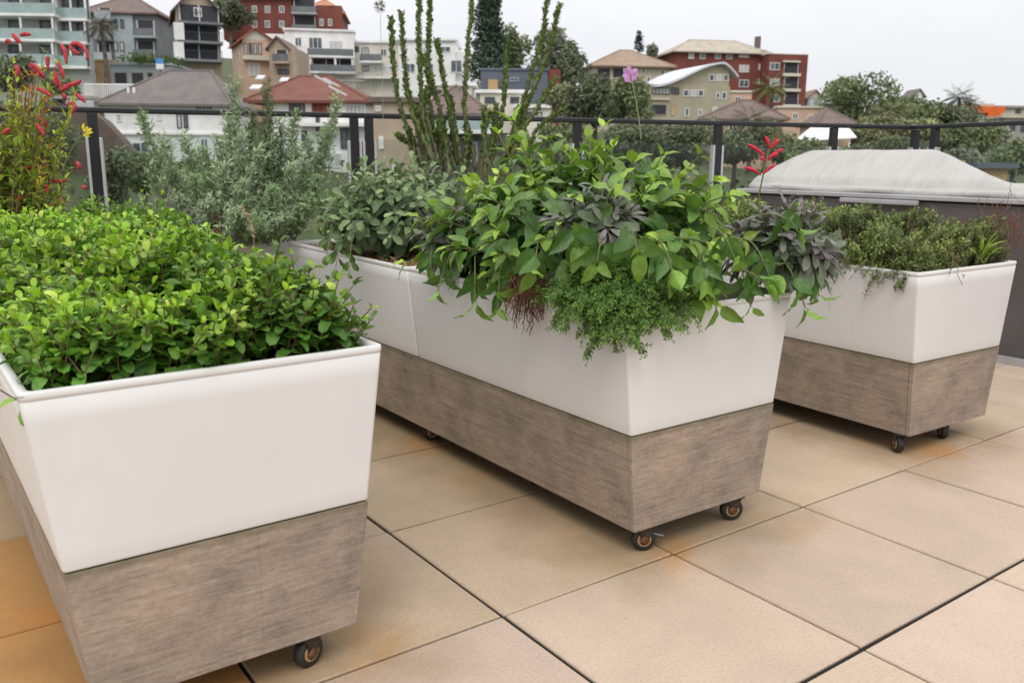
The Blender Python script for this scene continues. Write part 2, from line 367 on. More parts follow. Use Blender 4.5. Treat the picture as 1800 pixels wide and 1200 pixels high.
# ------------------------------------------------------------------ terrace paving
T = .6
xs = [i*T for i in range(-10, 16)]; ys = [j*T for j in range(-9, 12)]   # joints at i*T, j*T
def rail_y(x): return 4.03-.318*(x+.08)
mb = MB(); tc = []
base = {}
for i in range(-10, 15):
    for j in range(-9, 11):
        x0, x1, y0, y1 = i*T, (i+1)*T, j*T, (j+1)*T
        g = [.0042]*4
        if i == 0: g[0] = .006
        if i == -1: g[1] = .006
        if j == -1: g[2] = .0062
        if j == -2: g[3] = .0062
        x0 += g[0]; x1 -= g[1]; y0 += g[2]; y1 -= g[3]
        if y0 > rail_y(x0)+.1 or (y0 > 2.5 and x0 > 5.4): continue
        if x0 > 5.6+.4: continue
        dz = random.uniform(-.0012, .0012); n = len(mb.v); bv = .0035
        tt = [random.uniform(-.0012, .0012) for _ in range(4)]
        for (ins, z) in ((0, -.008), (0, -bv), (bv, 0)):
            mb.v += [(x0+ins, y0+ins, z+dz+tt[0]), (x1-ins, y0+ins, z+dz+tt[1]), (x1-ins, y1-ins, z+dz+tt[2]), (x0+ins, y1-ins, z+dz+tt[3])]
        for a in (0, 4):
            for k in range(4): k2 = (k+1) % 4; mb.f.append([n+a+k, n+a+k2, n+a+4+k2, n+a+4+k])
        mb.f.append([n+8, n+9, n+10, n+11])
        # stone batch tint: pinkish in the open, yellower by the trolleys
        py_ = .5+.5*math.sin(i*12.99+j*78.2)
        pink = np.array((.535, .420, .345)); yel = np.array((.485, .375, .268))
        k = min(1, max(0, .8-.55*(j < 0)-.12*max(0, i-1)+random.uniform(-.2, .2)))
        c = (pink*(1-k)+yel*k)*random.uniform(.90, 1.06)*np.array((1, random.uniform(.985, 1.008), random.uniform(.95, .995)))
        if (i, j) in ((-2, 1), (-3, 0), (-2, 0)): c = np.array((.56, .31, .115))*random.uniform(.85, 1.05)
        tc += [c]*12
o = mb.build('terrace_paving', 'sandstone_paver'); tag(o, kind='structure')
ca = o.data.color_attributes.new('Col', 'FLOAT_COLOR', 'POINT'); ca.data.foreach_set('color', np.concatenate([np.array(tc), np.ones((len(tc), 1))], 1).astype(np.float32).ravel())
mb = MB()
P = [(-6.2, -5.6), (9.2, -5.6), (6.2, 1.2), (5.7, 2.25), (-.1, 4.2), (-6.2, 6.1)]
n = len(P); mb.v = [(x, y, -.0085) for x, y in P]+[(x, y, -14) for x, y in P]
mb.f = [list(range(n))]+[[i, n+i, n+(i+1) % n, (i+1) % n] for i in range(n)]
tag(mb.build('terrace_slab', 'joint_dark'), kind='structure')

# ------------------------------------------------------------------ planters
W0, KS, ZB, ZS, ZT, KF, LT = .2681, .1181, .0841, .3711, .7162, .0271, 1.1444
def ring(z, x0, x1, y0, y1, r, seg=5):
    pts = []
    for (cx, cy, a0) in ((x1-r, y0+r, -90), (x1-r, y1-r, 0), (x0+r, y1-r, 90), (x0+r, y0+r, 180)):
        for k in range(seg+1):
            a = R(a0+90*k/seg); pts.append((cx+r*math.cos(a), cy+r*math.sin(a), z))
    return pts
def make_tub(root, yA, yB, fa, fb):
    """yA..yB at bottom level; fa/fb = flare at each end"""
    mb = MB(); prof_ = []
    def dims(z, ins):
        h = W0+KS*(z-ZB)-ins; return (-h, h, yA-fa*(z-ZB)+ins, yB+fb*(z-ZB)-ins)
    zs = ZS+.0035
    seq = [(zs, .004, .006), (zs+.0008, .001, .008), (zs+.004, .0, .009)]
    for k in range(1, 9): z = zs+(.700-zs)*k/8; seq.append((z, .0, .009+.004*k/8))
    seq += [(.7008, .0014, .013), (.7018, .0013, .013), (.7026, -.0006, .014), (.7085, -.0010, .014), (.7150, -.0002, .014), (ZT+.0008, .0016, .014), (ZT+.001, .010, .012),
            (ZT-.0005, .0165, .015), (.711, .0195, .014), (.70, .0205, .013), (.60, .0215, .012)]
    rings = []
    for z, ins, r in seq:
        x0, x1, y0, y1 = dims(z, ins); rings.append(ring(z, x0, x1, y0, y1, r))
    # gentle bulge of the long walls and a slightly wavy rim
    n = len(rings[0])
    for rg in rings:
        b0 = len(mb.v)
        for (x, y, z) in rg:
            ty = (y-yA)/(yB-yA); tx = x/.34
            bl = .006*math.sin(math.pi*min(1, max(0, ty)))*math.sin(math.pi*min(1, max(0, (z-ZS)/(ZT-ZS)))**.6)
            mb.v.append((x+math.copysign(bl, x)*(abs(tx) > .7), y, z+(.0015*math.sin(ty*9+x*3) if z > .69 else 0)))
    for i in range(len(rings)-1):
        for k in range(n): k2 = (k+1) % n; A = i*n; mb.f.append([A+k, A+k2, A+n+k2, A+n+k])
    mb.f.append(list(reversed(range(n))))
    o = mb.build('tub', 'white_tub', root, smooth=True)
    return o
def make_caster(root, x, y, face, brake):
    e = empty('caster', (x, y, 0)); e.parent = root; e.rotation_euler = (0, 0, face)
    r = .0355
    M = Matrix.Translation((0, 0, r)) @ Matrix.Rotation(R(90), 4, 'X')
    w = MB().lathe([(r*.66, -.0130), (r*.93, -.0122), (r, -.008), (r, .008), (r*.93, .0122), (r*.66, .0130)], M, 28).build('tyre', 'black_rubber', e, True)
    MB().lathe([(.010, -.0135), (.0195, -.0140), (.0215, -.0128), (.0215, .0128), (.0195, .0140), (.010, .0135)], M, 24).build('rim', 'wheel_cream', e)
    MB().lathe([(.004, -.0215), (.009, -.0205), (.0155, -.0158), (.0155, .0158), (.009, .0205), (.004, .0215)], M, 14).build('axle', 'rusty_steel', e)
    f = MB()
    for s in (-1, 1):
        poly = [(-.011, .030), (.011, .030), (.024, .069), (-.018, .069)]
        f.prism(poly, s*.0165-.0014, s*.0165+.0014)
    f.box(-.020, .026, -.0180, .0180, .069, .0735); f.lathe([(.017, .0735), (.017, .0780)], Matrix.Identity(4), 14); f.box(-.032, .032, -.026, .026, .0780, .0838)
    f.build('fork', 'dark_steel', e)
    if brake:
        MB().hexa([(.020, -.011, .052), (.060, -.014, .040), (.060, .014, .040), (.020, .011, .052), (.020, -.011, .056), (.060, -.014, .045), (.060, .014, .045), (.020, .011, .056)]).build('brake_lever', 'steel', e, bevel=.0015)
    return e
def make_planter(cx, cy, rz, label, ntub=2, casters=()):
    root = empty('planter', (cx, cy, 0), rz, label, 'planter', 'white planters on timber trolleys')
    Ltot = LT*ntub+.012*(ntub-1)
    for k in range(ntub):
        a = k*(LT+.012); make_tub(root, a, a+LT, KF if k == 0 else 0, KF if k == ntub-1 else 0)
    # boards: each tapers like the tub
    h0, h1 = W0, W0+KS*(ZS-ZB); f1 = KF*(ZS-ZB); th = .018
    def slab(pa, pb, pc, pd, inn, name):
        a = [Vector(p) for p in (pa, pb, pc, pd)]; q = [p+Vector(inn)*th for p in a]
        return MB().hexa([a[0], a[1], q[1], q[0], a[3], a[2], q[2], q[3]]).build(name, 'weathered_board', root, bevel=.0022, seg=2)
    g = .0015
    slab((-h0, 0, ZB), (h0, 0, ZB), (h1, -f1, ZS), (-h1, -f1, ZS), (0, 1, 0), 'front_panel')
    slab((h0, Ltot, ZB), (-h0, Ltot, ZB), (-h1, Ltot+f1, ZS), (h1, Ltot+f1, ZS), (0, -1, 0), 'back_panel')
    slab((-h0, Ltot-th-g, ZB), (-h0, th+g, ZB), (-h1, th-f1+g, ZS), (-h1, Ltot-th+f1-g, ZS), (1, 0, 0), 'side_panel')
    slab((h0, th+g, ZB), (h0, Ltot-th-g, ZB), (h1, Ltot-th+f1-g, ZS), (h1, th-f1+g, ZS), (-1, 0, 0), 'side_panel')
    MB().box(-h0+th+.002, h0-th-.002, th+.002, Ltot-th-.002, ZB+.0005, ZB+.02).build('base_board', 'dark_shade', root)  # board coloured near-black to deepen the shade under the planter
    MB().box(-h1+.02, h1-.02, .0, Ltot, ZS-.012, ZS+.0028).build('deck_board', 'seam_olive', root)
    for (x, y, fc, brk) in casters: make_caster(root, x, y, fc, brk)
    return root
def soil(root_xyr, k, name, label, hgt=.668, bits=250, mat='mulch'):
    cx, cy, rz = root_xyr; a = k*(LT+.012)+.03; bb = a+LT-.06; hw = .305; mb = MB(); nx, ny = 14, 22
    Mx = Matrix.Translation((cx, cy, 0)) @ Matrix.Rotation(rz, 4, 'Z')
    for j in range(ny+1):
        for i in range(nx+1):
            x = -hw+2*hw*i/nx; y = a+(bb-a)*j/ny; mb.v.append(tuple(Mx @ Vector((x, y, hgt+random.uniform(-.006, .008)))))
    for j in range(ny):
        for i in range(nx): A = j*(nx+1)+i; mb.f.append([A, A+1, A+nx+2, A+nx+1])
    n_g = len(mb.f)
    for _ in range(bits):
        x = random.uniform(-hw, hw); y = random.uniform(a, bb); w = random.uniform(0, 6.28); l = random.uniform(.01, .04)
        p = Mx @ Vector((x, y, hgt+random.uniform(.002, .016))); d = Vector((math.cos(w), math.sin(w), random.uniform(-.3, .4)))*l
        mb.tube([p, p+d], random.uniform(.0012, .003), 3)
    o = mb.build(name, mat, None)
    if bits:
        o.data.materials.append(MATS['straw'])
        for i, pg in enumerate(o.data.polygons):
            if i >= n_g and (i//5) % 3: pg.material_index = 1
    return tag(o, label, 'mulch', kind='stuff')
PL = [(-.6435, .0373, .0020), (.7393, .0295, -.0027), (2.1978, .0516, -.0366)]
def loc(k, x, y):   # world -> planter local
    cx, cy, rz = PL[k]; c, s = math.cos(-rz), math.sin(-rz); return ((x-cx)*c-(y-cy)*s, (x-cx)*s+(y-cy)*c)
def cs(k, *L):
    return [(*loc(k, x, y), f, b_) for (x, y, f, b_) in L]
make_planter(*PL[0], 'white planter with timber base in the left foreground, full of mint', 2, cs(0, (-.478, .075, .35, 0), (-.85, .085, .3, 0), (-.45, 2.2, .3, 0), (-.83, 2.2, .9, 0), (-.45, 1.2, .7, 0), (-.85, 1.2, .7, 0)))
make_planter(*PL[1], 'middle white planter overflowing with large-leaved sage', 2, cs(1, (.545, .070, -.42, 1), (.926, .068, -.5, 0), (.60, .66, 1.0, 0), (.555, 1.28, -.3, 0), (.96, 1.2, .8, 0), (.53, 2.2, .4, 0), (.95, 2.2, .6, 0)))
make_planter(*PL[2], 'rightmost white planter holding low grey-green thyme', 2, cs(2, (1.965, .125, 1.0, 0), (2.28, .115, .85, 1), (2.05, 1.2, .4, 0), (2.4, 1.2, .4, 0), (2.05, 2.2, .4, 0), (2.4, 2.2, .4, 0)))
PA = (.52, 2.56+.33, R(90)-.04); PB = (.98, 2.85, -.3)
# rear planters, mostly hidden behind the front ones
make_planter(PA[0], PA[1], PA[2], 'rear white planter crossing behind, with silver and red-spiked plants', 2, ((-.2, .1, .3, 0), (.2, .1, .3, 0), (-.2, 2.2, .3, 0), (.2, 2.2, .3, 0)))
make_planter(1.45, 2.42, R(-15), 'rear white planter behind the sage, holding tall spiky stems', 1, ((-.2, .1, .3, 0), (.2, .1, .3, 0), (-.2, 1.0, .3, 0), (.2, 1.0, .3, 0)))
soil(PL[0], 0, 'soil', 'dark soil under the mint in the left front planter', .655, 120); soil(PL[0], 1, 'soil', 'dark soil in the far tub of the left planter', .655, 60)
soil(PL[1], 0, 'soil', 'dark soil under the large sage in the middle planter', .655, 120)
soil(PL[1], 1, 'straw_mulch', 'straw mulch in the far tub of the middle planter', .690, 1500)
soil(PL[2], 0, 'soil', 'dark soil under the thyme in the right planter', .665, 200); soil(PL[2], 1, 'soil', 'dark soil in the far tub of the right planter', .665, 40)
soil(PA, 0, 'soil', 'soil under the silver plant in the rear planter', .665, 60); soil(PA, 1, 'soil', 'soil under the red-spiked plant in the rear planter', .665, 60)
soil((1.45, 2.42, R(-15)), 0, 'soil', 'soil under the tall spiky stems', .665, 40)
# ------------------------------------------------------------------ plants
def inst(name, label, cat, o=(0, 0, 0), group=None): return empty(name, (0, 0, 0), 0, label, cat, group)
def setbase(root, p):
    """move a plant's empty to its base while its children keep their place"""
    root.location = p
    for ch in root.children: ch.location = ch.location-Vector(p) if ch.type != 'X' else ch.location
def finish(root, base): setbase(root, Vector(base)); return root
# --- mint
T_mint = [leaf(7, 4, .66, prof(.5, .55), curl=c, fold=f, wave=.5, pet=.06, cup=.15, teeth=.10) for c, f in ((.5, .35), (.9, .25), (-.3, .4), (1.3, .15))]
def mint_patch(name, label, yr, dens, xr=(-.935, -.335)):
    root = inst(name, label, 'mint plant'); pl = Plant(); cnt = 0
    n = int((xr[1]-xr[0])*(yr[1]-yr[0])*dens)
    for _ in range(n):
        x = rng.uniform(*xr); y = rng.uniform(*yr)
        ex = min(x-xr[0], xr[1]-x)/.12; ey = (y-.03)/.16; e = max(0, min(1, ex, ey))
        e = math.sqrt(max(0, 1-(1-e)**2))
        lump = .022*math.sin(x*13+y*7)+.018*math.sin(x*7-y*17+1)+.012*math.sin(x*29+y*23)
        back = .02*min(1, max(0, (y-.2)/1.2)); right = .02*min(1, max(0, (x+.9)/.5))*(y > .3)
        h = .722+(.122+back+right)*e+lump*e+rng.uniform(-.03, .018)
        if rng.random() < .07: h += rng.uniform(.01, .035)
        lean = V3(rng.normal(0, .03), rng.normal(0, .03), 0)
        edge = 1-e
        if x > xr[1]-.12: lean += V3(.025*edge, 0, 0)
        if x < xr[0]+.12: lean += V3(-.015*edge, 0, 0)
        if y < .15: lean += V3(0, -.012*edge, 0)
        hi = V3(x, y, h)+lean; lo = V3(x, y, h-.10)-lean*.3
        pts = curve(lo, hi, .0, 5)
        light = .5+.5*math.sin(x*5+y*3.1+rng.normal(0, .5)); dark = rng.random() < (.22+.35*(x > -.55))
        tip = V3(.30, .49, .045) if not dark else V3(.13, .24, .045)
        if rng.random() < .1: tip = V3(.42, .52, .08)
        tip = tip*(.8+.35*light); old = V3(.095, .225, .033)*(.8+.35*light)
        s = rng.uniform(.033, .055)
        shoot(pl, pts, .02, 5, s, 78, .25, tip, old, tipsize=.5, jitter=.22, normal_up=.75)
        pl.st.tube([tuple(q) for q in pts], .0014, 4, False)
    # leaves hanging by the rim, right side runners with darker, redder leaves
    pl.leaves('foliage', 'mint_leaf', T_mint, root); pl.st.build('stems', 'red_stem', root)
    return finish(root, ((xr[0]+xr[1])/2, sum(yr)/2, .66))
mint_patch('mint', 'dense bright green mint filling the near tub of the left foreground planter', (.06, 1.16), 2500)
mint_patch('mint', 'bright green mint further back, in the far tub of the left planter', (1.16, 2.1), 1700)
# --- soft catmint / lemon herb behind the mint
def bushy(name, label, cat, mat, temps, centre, rad, nshoot, nodes, size, tip, old, stem, elev=70, droop=.25, up=.2, lowel=-.1, start=.35, tipsize=.45, whorl=2, base_r=.35, srad=.002, jitter=.18, shell=(.72, 1.05), extra=None, gamma=1.0, seedbias=None, nup=.5):
    root = inst(name, label, cat); pl = Plant(); cx, cy, cz = centre
    for k in range(nshoot):
        while True:
            v = rng.normal(0, 1, 3); v /= np.linalg.norm(v)
            if v[2] > lowel: break
        f = rng.uniform(*shell)
        if seedbias: f *= seedbias(v)
        tipp = V3(cx+v[0]*rad[0]*f, cy+v[1]*rad[1]*f, cz+v[2]*rad[2]*f)
        b0 = V3(cx+v[0]*rad[0]*base_r*rng.uniform(.2, 1), cy+v[1]*rad[1]*base_r*rng.uniform(.2, 1), cz-.03)
        pts = curve(b0, tipp, up*np.linalg.norm(tipp-b0)*(1-max(0, v[2])*.6), 9)
        light = rng.uniform(.8, 1.2)
        shoot(pl, pts, start, nodes, size*rng.uniform(.8, 1.15), elev, droop, np.array(tip)*light, np.array(old)*light, tipsize=tipsize, whorl=whorl, jitter=jitter, rad=srad, gamma=gamma, normal_up=nup)
        pl.st.tube([tuple(q) for q in pts], [srad*(1.6-.9*i/8) for i in range(9)], 5, False)
    if extra: extra(pl)
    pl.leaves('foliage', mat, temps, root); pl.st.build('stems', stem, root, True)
    return finish(root, (cx, cy, cz-.03))
T_small = [leaf(4, 2, .45, prof(.55, .7), curl=c, fold=.3) for c in (.4, .9)]
c0 = at(275, 405, 3.35)
bushy('catmint', 'fine-leaved greyish catmint at the back edge of the mint', 'herb', 'silver_leaf', T_small, (c0.x, c0.y, .80), (.24, .2, .19), 110, 8, .022, (.16, .22, .13), (.08, .12, .07), 'grey_stem')
c0 = at(268, 395, 3.1)
bushy('lemon_balm', 'small bright shoots of lemon balm standing up behind the mint', 'herb', 'mint_leaf', T_mint, (c0.x, c0.y, .79), (.17, .12, .20), 26, 6, .045, (.24, .42, .05), (.10, .22, .03), 'green_stem', shell=(.8, 1.05))
# --- pineapple sage, the large bush
T_sage = [leaf(9, 4, .44, prof(.5, 1.05), curl=c, fold=f, wave=w_, pet=.12, cup=.1) for c, f, w_ in ((.6, .35, .4), (1.0, .25, .6), (1.4, .3, .5), (.2, .5, .4), (.8, .1, .8))]
def sbias(v): return 1.0 + .10*math.sin(v[0]*9+v[1]*5+v[2]*4)
def sage_extra(pl):
    # branches with big leaves that hang over the rim where the photograph shows them
    for (px, py, D, px2, py2, D2, s) in ((905, 420, 2.62, 915, 500, 2.50, .12), (800, 440, 2.75, 770, 510, 2.68, .10), (835, 450, 2.70, 835, 530, 2.6, .10), (1230, 460, 2.35, 1262, 535, 2.30, .095),
        (1290, 450, 2.40, 1320, 540, 2.36, .085), (1190, 470, 2.36, 1205, 500, 2.3, .10), (1370, 450, 2.50, 1415, 540, 2.50, .10), (1400, 440, 2.55, 1440, 520, 2.55, .085), (1000, 400, 2.4, 1020, 430, 2.3, .12), (1100, 400, 2.3, 1120, 440, 2.2, .12), (1150, 420, 2.32, 1180, 470, 2.24, .12), (1250, 400, 2.35, 1290, 450, 2.28, .12), (1310, 420, 2.42, 1350, 480, 2.36, .11), (1060, 420, 2.36, 1050, 460, 2.26, .12), (950, 420, 2.45, 940, 470, 2.38, .12), (1220, 430, 2.34, 1240, 490, 2.26, .11), (1330, 380, 2.5, 1400, 400, 2.45, .11), (1280, 480, 2.36, 1345, 500, 2.32, .10),
        (880, 470, 2.6, 875, 540, 2.5, .08), (760, 430, 2.85, 757, 470, 2.8, .085)):
        a, b_ = at(px, py, D), at(px2, py2, D2); pts = curve(a, b_, .04, 7)
        shoot(pl, pts, .35, 3, s, 60, .9, V3(.17, .30, .05), V3(.075, .165, .035), tipsize=.75, jitter=.2, normal_up=.3)
        pl.st.tube([tuple(q) for q in pts], .0022, 5, False)
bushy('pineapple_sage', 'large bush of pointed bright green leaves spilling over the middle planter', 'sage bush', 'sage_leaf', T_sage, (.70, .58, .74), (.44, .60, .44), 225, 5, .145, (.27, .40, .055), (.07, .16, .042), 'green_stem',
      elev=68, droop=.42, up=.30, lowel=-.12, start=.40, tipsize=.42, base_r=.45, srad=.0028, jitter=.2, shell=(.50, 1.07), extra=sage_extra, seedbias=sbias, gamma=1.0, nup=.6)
# --- purple sage
T_long = [leaf(7, 4, .26, OB, curl=c, fold=.25, pet=.18, wave=.2) for c in (.5, 1.0, 1.5)]
for (px, py, D, rr, n_, lb) in ((1050, 372, 2.48, (.12, .12, .11), 15, 'clump of grey-purple sage in the middle of the green sage bush'), (1378, 432, 2.64, (.17, .17, .16), 34, 'purple-grey sage leaning over the front right corner of the middle planter'), (800, 410, 2.95, (.12, .12, .10), 14, 'small tuft of dull purple sage at the left of the green bush')):
    c0 = at(px, py, D)
    bushy('purple_sage', lb, 'sage plant', 'purple_sage_leaf', T_long, (c0.x, c0.y, c0.z-.03), rr, int(n_*1.3), 7, .115, (.18, .15, .17), (.13, .185, .10), 'red_stem', elev=65, droop=.3, start=.2, tipsize=.5, base_r=.3, srad=.0025, lowel=-.25, shell=(.7, 1.05))
# --- grey common sage
T_gs = [leaf(7, 4, .42, prof(.7, .45), curl=c, fold=.2, pet=.16, wave=.2, cup=.2) for c in (.4, .9, 1.4)]
c0 = at(700, 400, 3.55)
bushy('common_sage', 'grey-green round-leaved sage in the far tub of the middle planter', 'sage plant', 'grey_sage_leaf', T_gs, (.69, 1.76, .79), (.42, .46, .30), 230, 6, .096, (.21, .29, .13), (.105, .16, .08), 'grey_stem', elev=72, droop=.35, start=.3, tipsize=.55, srad=.003, lowel=.05, shell=(.6, 1.05))
# trailing runner over the left rim
def trail():
    root = inst('trailing_herb', 'small runner with round leaves hanging over the left rim near the far corner', 'herb'); pl = Plant()
    for (a, b_, n_, s) in (((600, 400, 3.45), (560, 400, 3.40), 4, .05), ((610, 415, 3.4), (590, 470, 3.28), 4, .06), ((620, 420, 3.4), (614, 478, 3.27), 4, .055), ((610, 390, 3.5), (548, 408, 3.45), 4, .055), ((600, 400, 3.5), (640, 370, 3.4), 5, .05), ((600, 400, 3.5), (590, 350, 3.5), 5, .05), ((600, 400, 3.5), (620, 345, 3.5), 5, .05), ((590, 400, 3.45), (575, 445, 3.3), 3, .07)):
        pts = curve(at(*a), at(*b_), .05, 7); shoot(pl, pts, .3, n_, s, 65, .7, V3(.14, .24, .06), V3(.07, .13, .04), tipsize=.8); pl.st.tube([tuple(q) for q in pts], .002, 5, False)
    pl.leaves('foliage', 'sage_leaf', T_gs, root); pl.st.build('stems', 'green_stem', root, True); finish(root, at(605, 405, 3.45))
trail()
# --- thyme spilling over the near left corner of the middle planter
T_tiny = [leaf(2, 2, .5, prof(.5, .5), curl=c, fold=.3) for c in (.3, .8)]
def spill(name, label, cat, starts, n, ln, size, tip, old, droopz, stem, spread=.3, mat='small_leaf', nodes=14, whorl=3, temps=None, upk=.04):
    root = inst(name, label, cat); pl = Plant()
    for k in range(n):
        a = np.array(starts[k % len(starts)][0])+rng.normal(0, .03, 3)*V3(1, 1, .3); dr = np.array(starts[k % len(starts)][1])
        d = nrm(dr+rng.normal(0, spread, 3)); L_ = ln*rng.uniform(.5, 1.1)
        b_ = a+d*L_+V3(0, 0, -droopz*rng.uniform(.2, 1)); pts = curve(a, b_, upk, 9)
        shoot(pl, pts, .15, nodes, size, 65, .1, np.array(tip)*rng.uniform(.8, 1.2), np.array(old)*rng.uniform(.8, 1.2), tipsize=.7, whorl=whorl, jitter=.4)
        # side twigs
        for q in range(4):
            i = rng.integers(3, 8); p = pts[i]; d2 = nrm(nrm(pts[i]-pts[i-1])+rng.normal(0, .6, 3)); pp = curve(p, p+d2*L_*.28, .004, 4)
            shoot(pl, pp, .1, 6, size, 65, .1, np.array(tip), np.array(old)*1.1, tipsize=.7, whorl=whorl, jitter=.4); pl.st.tube([tuple(z) for z in pp], .0007, 3, False)
        pl.st.tube([tuple(z) for z in pts], .001, 4, False)
    pl.leaves('foliage', mat, temps or T_tiny, root); pl.st.build('stems', stem, root); return finish(root, starts[0][0])
spill('thyme', 'fine green thyme hanging over the near corner of the middle planter', 'thyme', [((.43, .14, .725), (-.7, -.5, .25)), ((.47, .07, .725), (-.2, -1, .2)), ((.44, .22, .73), (-1, -.1, .4)), ((.55, .09, .73), (.2, -.8, .4)), ((.48, .15, .74), (-.4, -.5, .9)), ((.47, .20, .74), (-.6, -.2, .9)), ((.44, .10, .72), (-.6, -.7, 0))],
      330, .125, .0135, (.16, .28, .05), (.08, .175, .035), .065, 'green_stem', spread=.42)
c0 = at(925, 500, 2.5)
def roots(name, label, c0, n, ln, mat='dry_root', spread=.03, up=0):
    mb = MB()
    for k in range(n):
        p = np.array(c0)+rng.normal(0, spread, 3); e_ = p+V3(rng.normal(0, .25), rng.normal(0, .25), -1+up*2*rng.random())*ln*rng.uniform(.4, 1.1)
        pts = curve(p, e_, .01, 6)+rng.normal(0, .004, (6, 3)); mb.tube([tuple(q) for q in pts], rng.uniform(.0006, .0016), 3, False)
    return tag(mb.build(name, mat), label, 'dead foliage', kind='stuff')
roots('dead_roots', 'brown dead roots hanging over the rim left of the thyme', c0, 230, .085, spread=.028)
# --- mounding thyme of the right planter
def mound(name, label, k, yr, hgt, n, size, tip, old):
    root = inst(name, label, 'thyme'); pl = Plant(); cx, cy, rz = PL[k]; c, s = math.cos(rz), math.sin(rz)
    for _ in range(n):
        lx = rng.uniform(-.36, .36); ly = rng.uniform(*yr) if rng.random() < .8 else yr[0]+rng.random()*.25; e = min(1, (.375-abs(lx))/.10+.4, (ly+.0)/.10+.5); e = math.sqrt(max(0.02, 1-(1-max(0, e))**2))
        x, y = cx+lx*c-ly*s, cy+lx*s+ly*c
        lump = .03*math.sin(x*11+y*9)+.025*math.sin(x*19-y*13)
        edge_ = ly < .22 or abs(lx) > .24; h = .715+(hgt*e+lump*e)*(rng.uniform(-.1, 1) if edge_ else 1)+rng.uniform(-.045, .02); ln_ = rng.uniform(.05, .09)
        d = nrm(V3(lx*1.2+rng.normal(0, .4), (-.4 if ly < .15 else 0)+rng.normal(0, .4), .8))
        a = V3(x, y, h)-d*ln_; pts = curve(a, a+d*ln_, .008, 5)
        lt = .75+.3*math.sin(x*9+y*14)+rng.uniform(-.15, .2)
        shoot(pl, pts, .1, 7, size, 60, .05, np.array(tip)*lt, np.array(old)*lt, tipsize=.85, whorl=3, jitter=.35); pl.st.tube([tuple(z) for z in pts], .0012, 3, False)
    pl.leaves('foliage', 'small_leaf', T_tiny, root); pl.st.build('stems', 'brown_stem', root); return finish(root, (cx, cy+.4, .68))
mound('thyme', 'mound of grey-green thyme filling the near tub of the right planter', 2, (.02, 1.14), .150, 2900, .0185, (.30, .385, .12), (.17, .225, .08))
mound('thyme', 'thyme in the far tub of the right planter, behind the sage bush', 2, (1.2, 2.2), .16, 700, .018, (.16, .23, .08), (.08, .12, .05))
for (px, py, D, n_, sp_, lb) in ((1500, 450, 3.4, 130, .07, 'dry brown twigs at the left rim of the right planter'), (1640, 440, 3.3, 150, .07, 'dry brown twigs over the near corner of the right planter')):
    roots('dry_twigs', lb, at(px, py, D), n_, .07, 'brown_stem', sp_, .6)
roots('dry_twigs', 'wispy reddish dry stalks at the right end of the right planter', at(1755, 410, 3.75), 260, .13, 'dry_root', .06, .95)
T_blade = [leaf(7, 2, .13, prof(.3, .5), curl=c, fold=.5) for c in (.5, .9)]
def tuft(name, label, cat, base, n, ln, col, spread=.5, mat='sage_leaf', temps=T_blade):
    root = inst(name, label, cat); pl = Plant()
    for k in range(n):
        d = nrm(V3(rng.normal(0, spread), rng.normal(0, spread), 1)); pl.add(np.array(base)+rng.normal(0, .008, 3), d, nrm(V3(-d[0], -d[1], .6)), ln*rng.uniform(.5, 1.1), np.array(col)*rng.uniform(.8, 1.2))
    pl.leaves('foliage', mat, temps, root); return finish(root, base)
tuft('grass_tuft', 'bright lime blades growing at the right rim of the right planter', 'grass tuft', at(1725, 455, 3.42), 26, .13, (.28, .42, .05))
# --- silver wormwood
T_lobe = [leaf(3, 2, .17, prof(.6, .6), curl=c, fold=.2) for c in (.3, .9)]
def plume(pl, a, b_, bend, nodes, size, tip, old, lob=5, width=.10, side=True):
    pts = curve(a, b_, 0, 10, out=np.array(bend)); shoot_f(pl, pts, nodes, size, tip, old, lob)
    pl.st.tube([tuple(q) for q in pts], [.005-.0035*i/9 for i in range(10)], 5, False)
    L_ = np.linalg.norm(pts[-1]-pts[0])
    if side:
        ns = int(42*L_/.5)
        for k in range(ns):
            f = .08+.86*(k+rng.random())/ns; i = min(int(f*9), 8); p = pts[i]+(pts[i+1]-pts[i])*(f*9-i)
            t = nrm(pts[i+1]-pts[i]); az = rng.uniform(0, 6.28); d = nrm(t*1.1+V3(math.cos(az), math.sin(az), 0)*.75)
            l = width*(1.25-f)*rng.uniform(.6, 1.3)+.02; pp = curve(p, p+d*l, -.01, 5); shoot_f(pl, pp, max(4, int(l/.014)), size*.85, tip, old, 4)
            pl.st.tube([tuple(q) for q in pp], .0012, 3, False)
def shoot_f(pl, pts, nodes, size, tip, old, lob):
    L_ = len(pts)-1; az = rng.uniform(0, 6)
    for k in range(nodes):
        f = .05+.95*k/max(nodes-1, 1); x = f*L_; i = min(int(x), L_-1); p = pts[i]+(pts[i+1]-pts[i])*(x-i); t = nrm(pts[i+1]-pts[i])
        a = nrm(np.cross(t, [.3, .5, 1.])); b_ = np.cross(t, a); h = a*math.cos(az)+b_*math.sin(az); az += 2.4
        col = (np.array(tip)*f+np.array(old)*(1-f))*rng.uniform(.75, 1.25)
        for q in range(lob):
            d = nrm(h*rng.uniform(.3, 1.0)+t*rng.uniform(.4, 1.1)+rng.normal(0, .35, 3)); pl.add(p+h*size*.25*rng.random(), d, nrm(t+rng.normal(0, .3, 3)), size*rng.uniform(.6, 1.1), col)
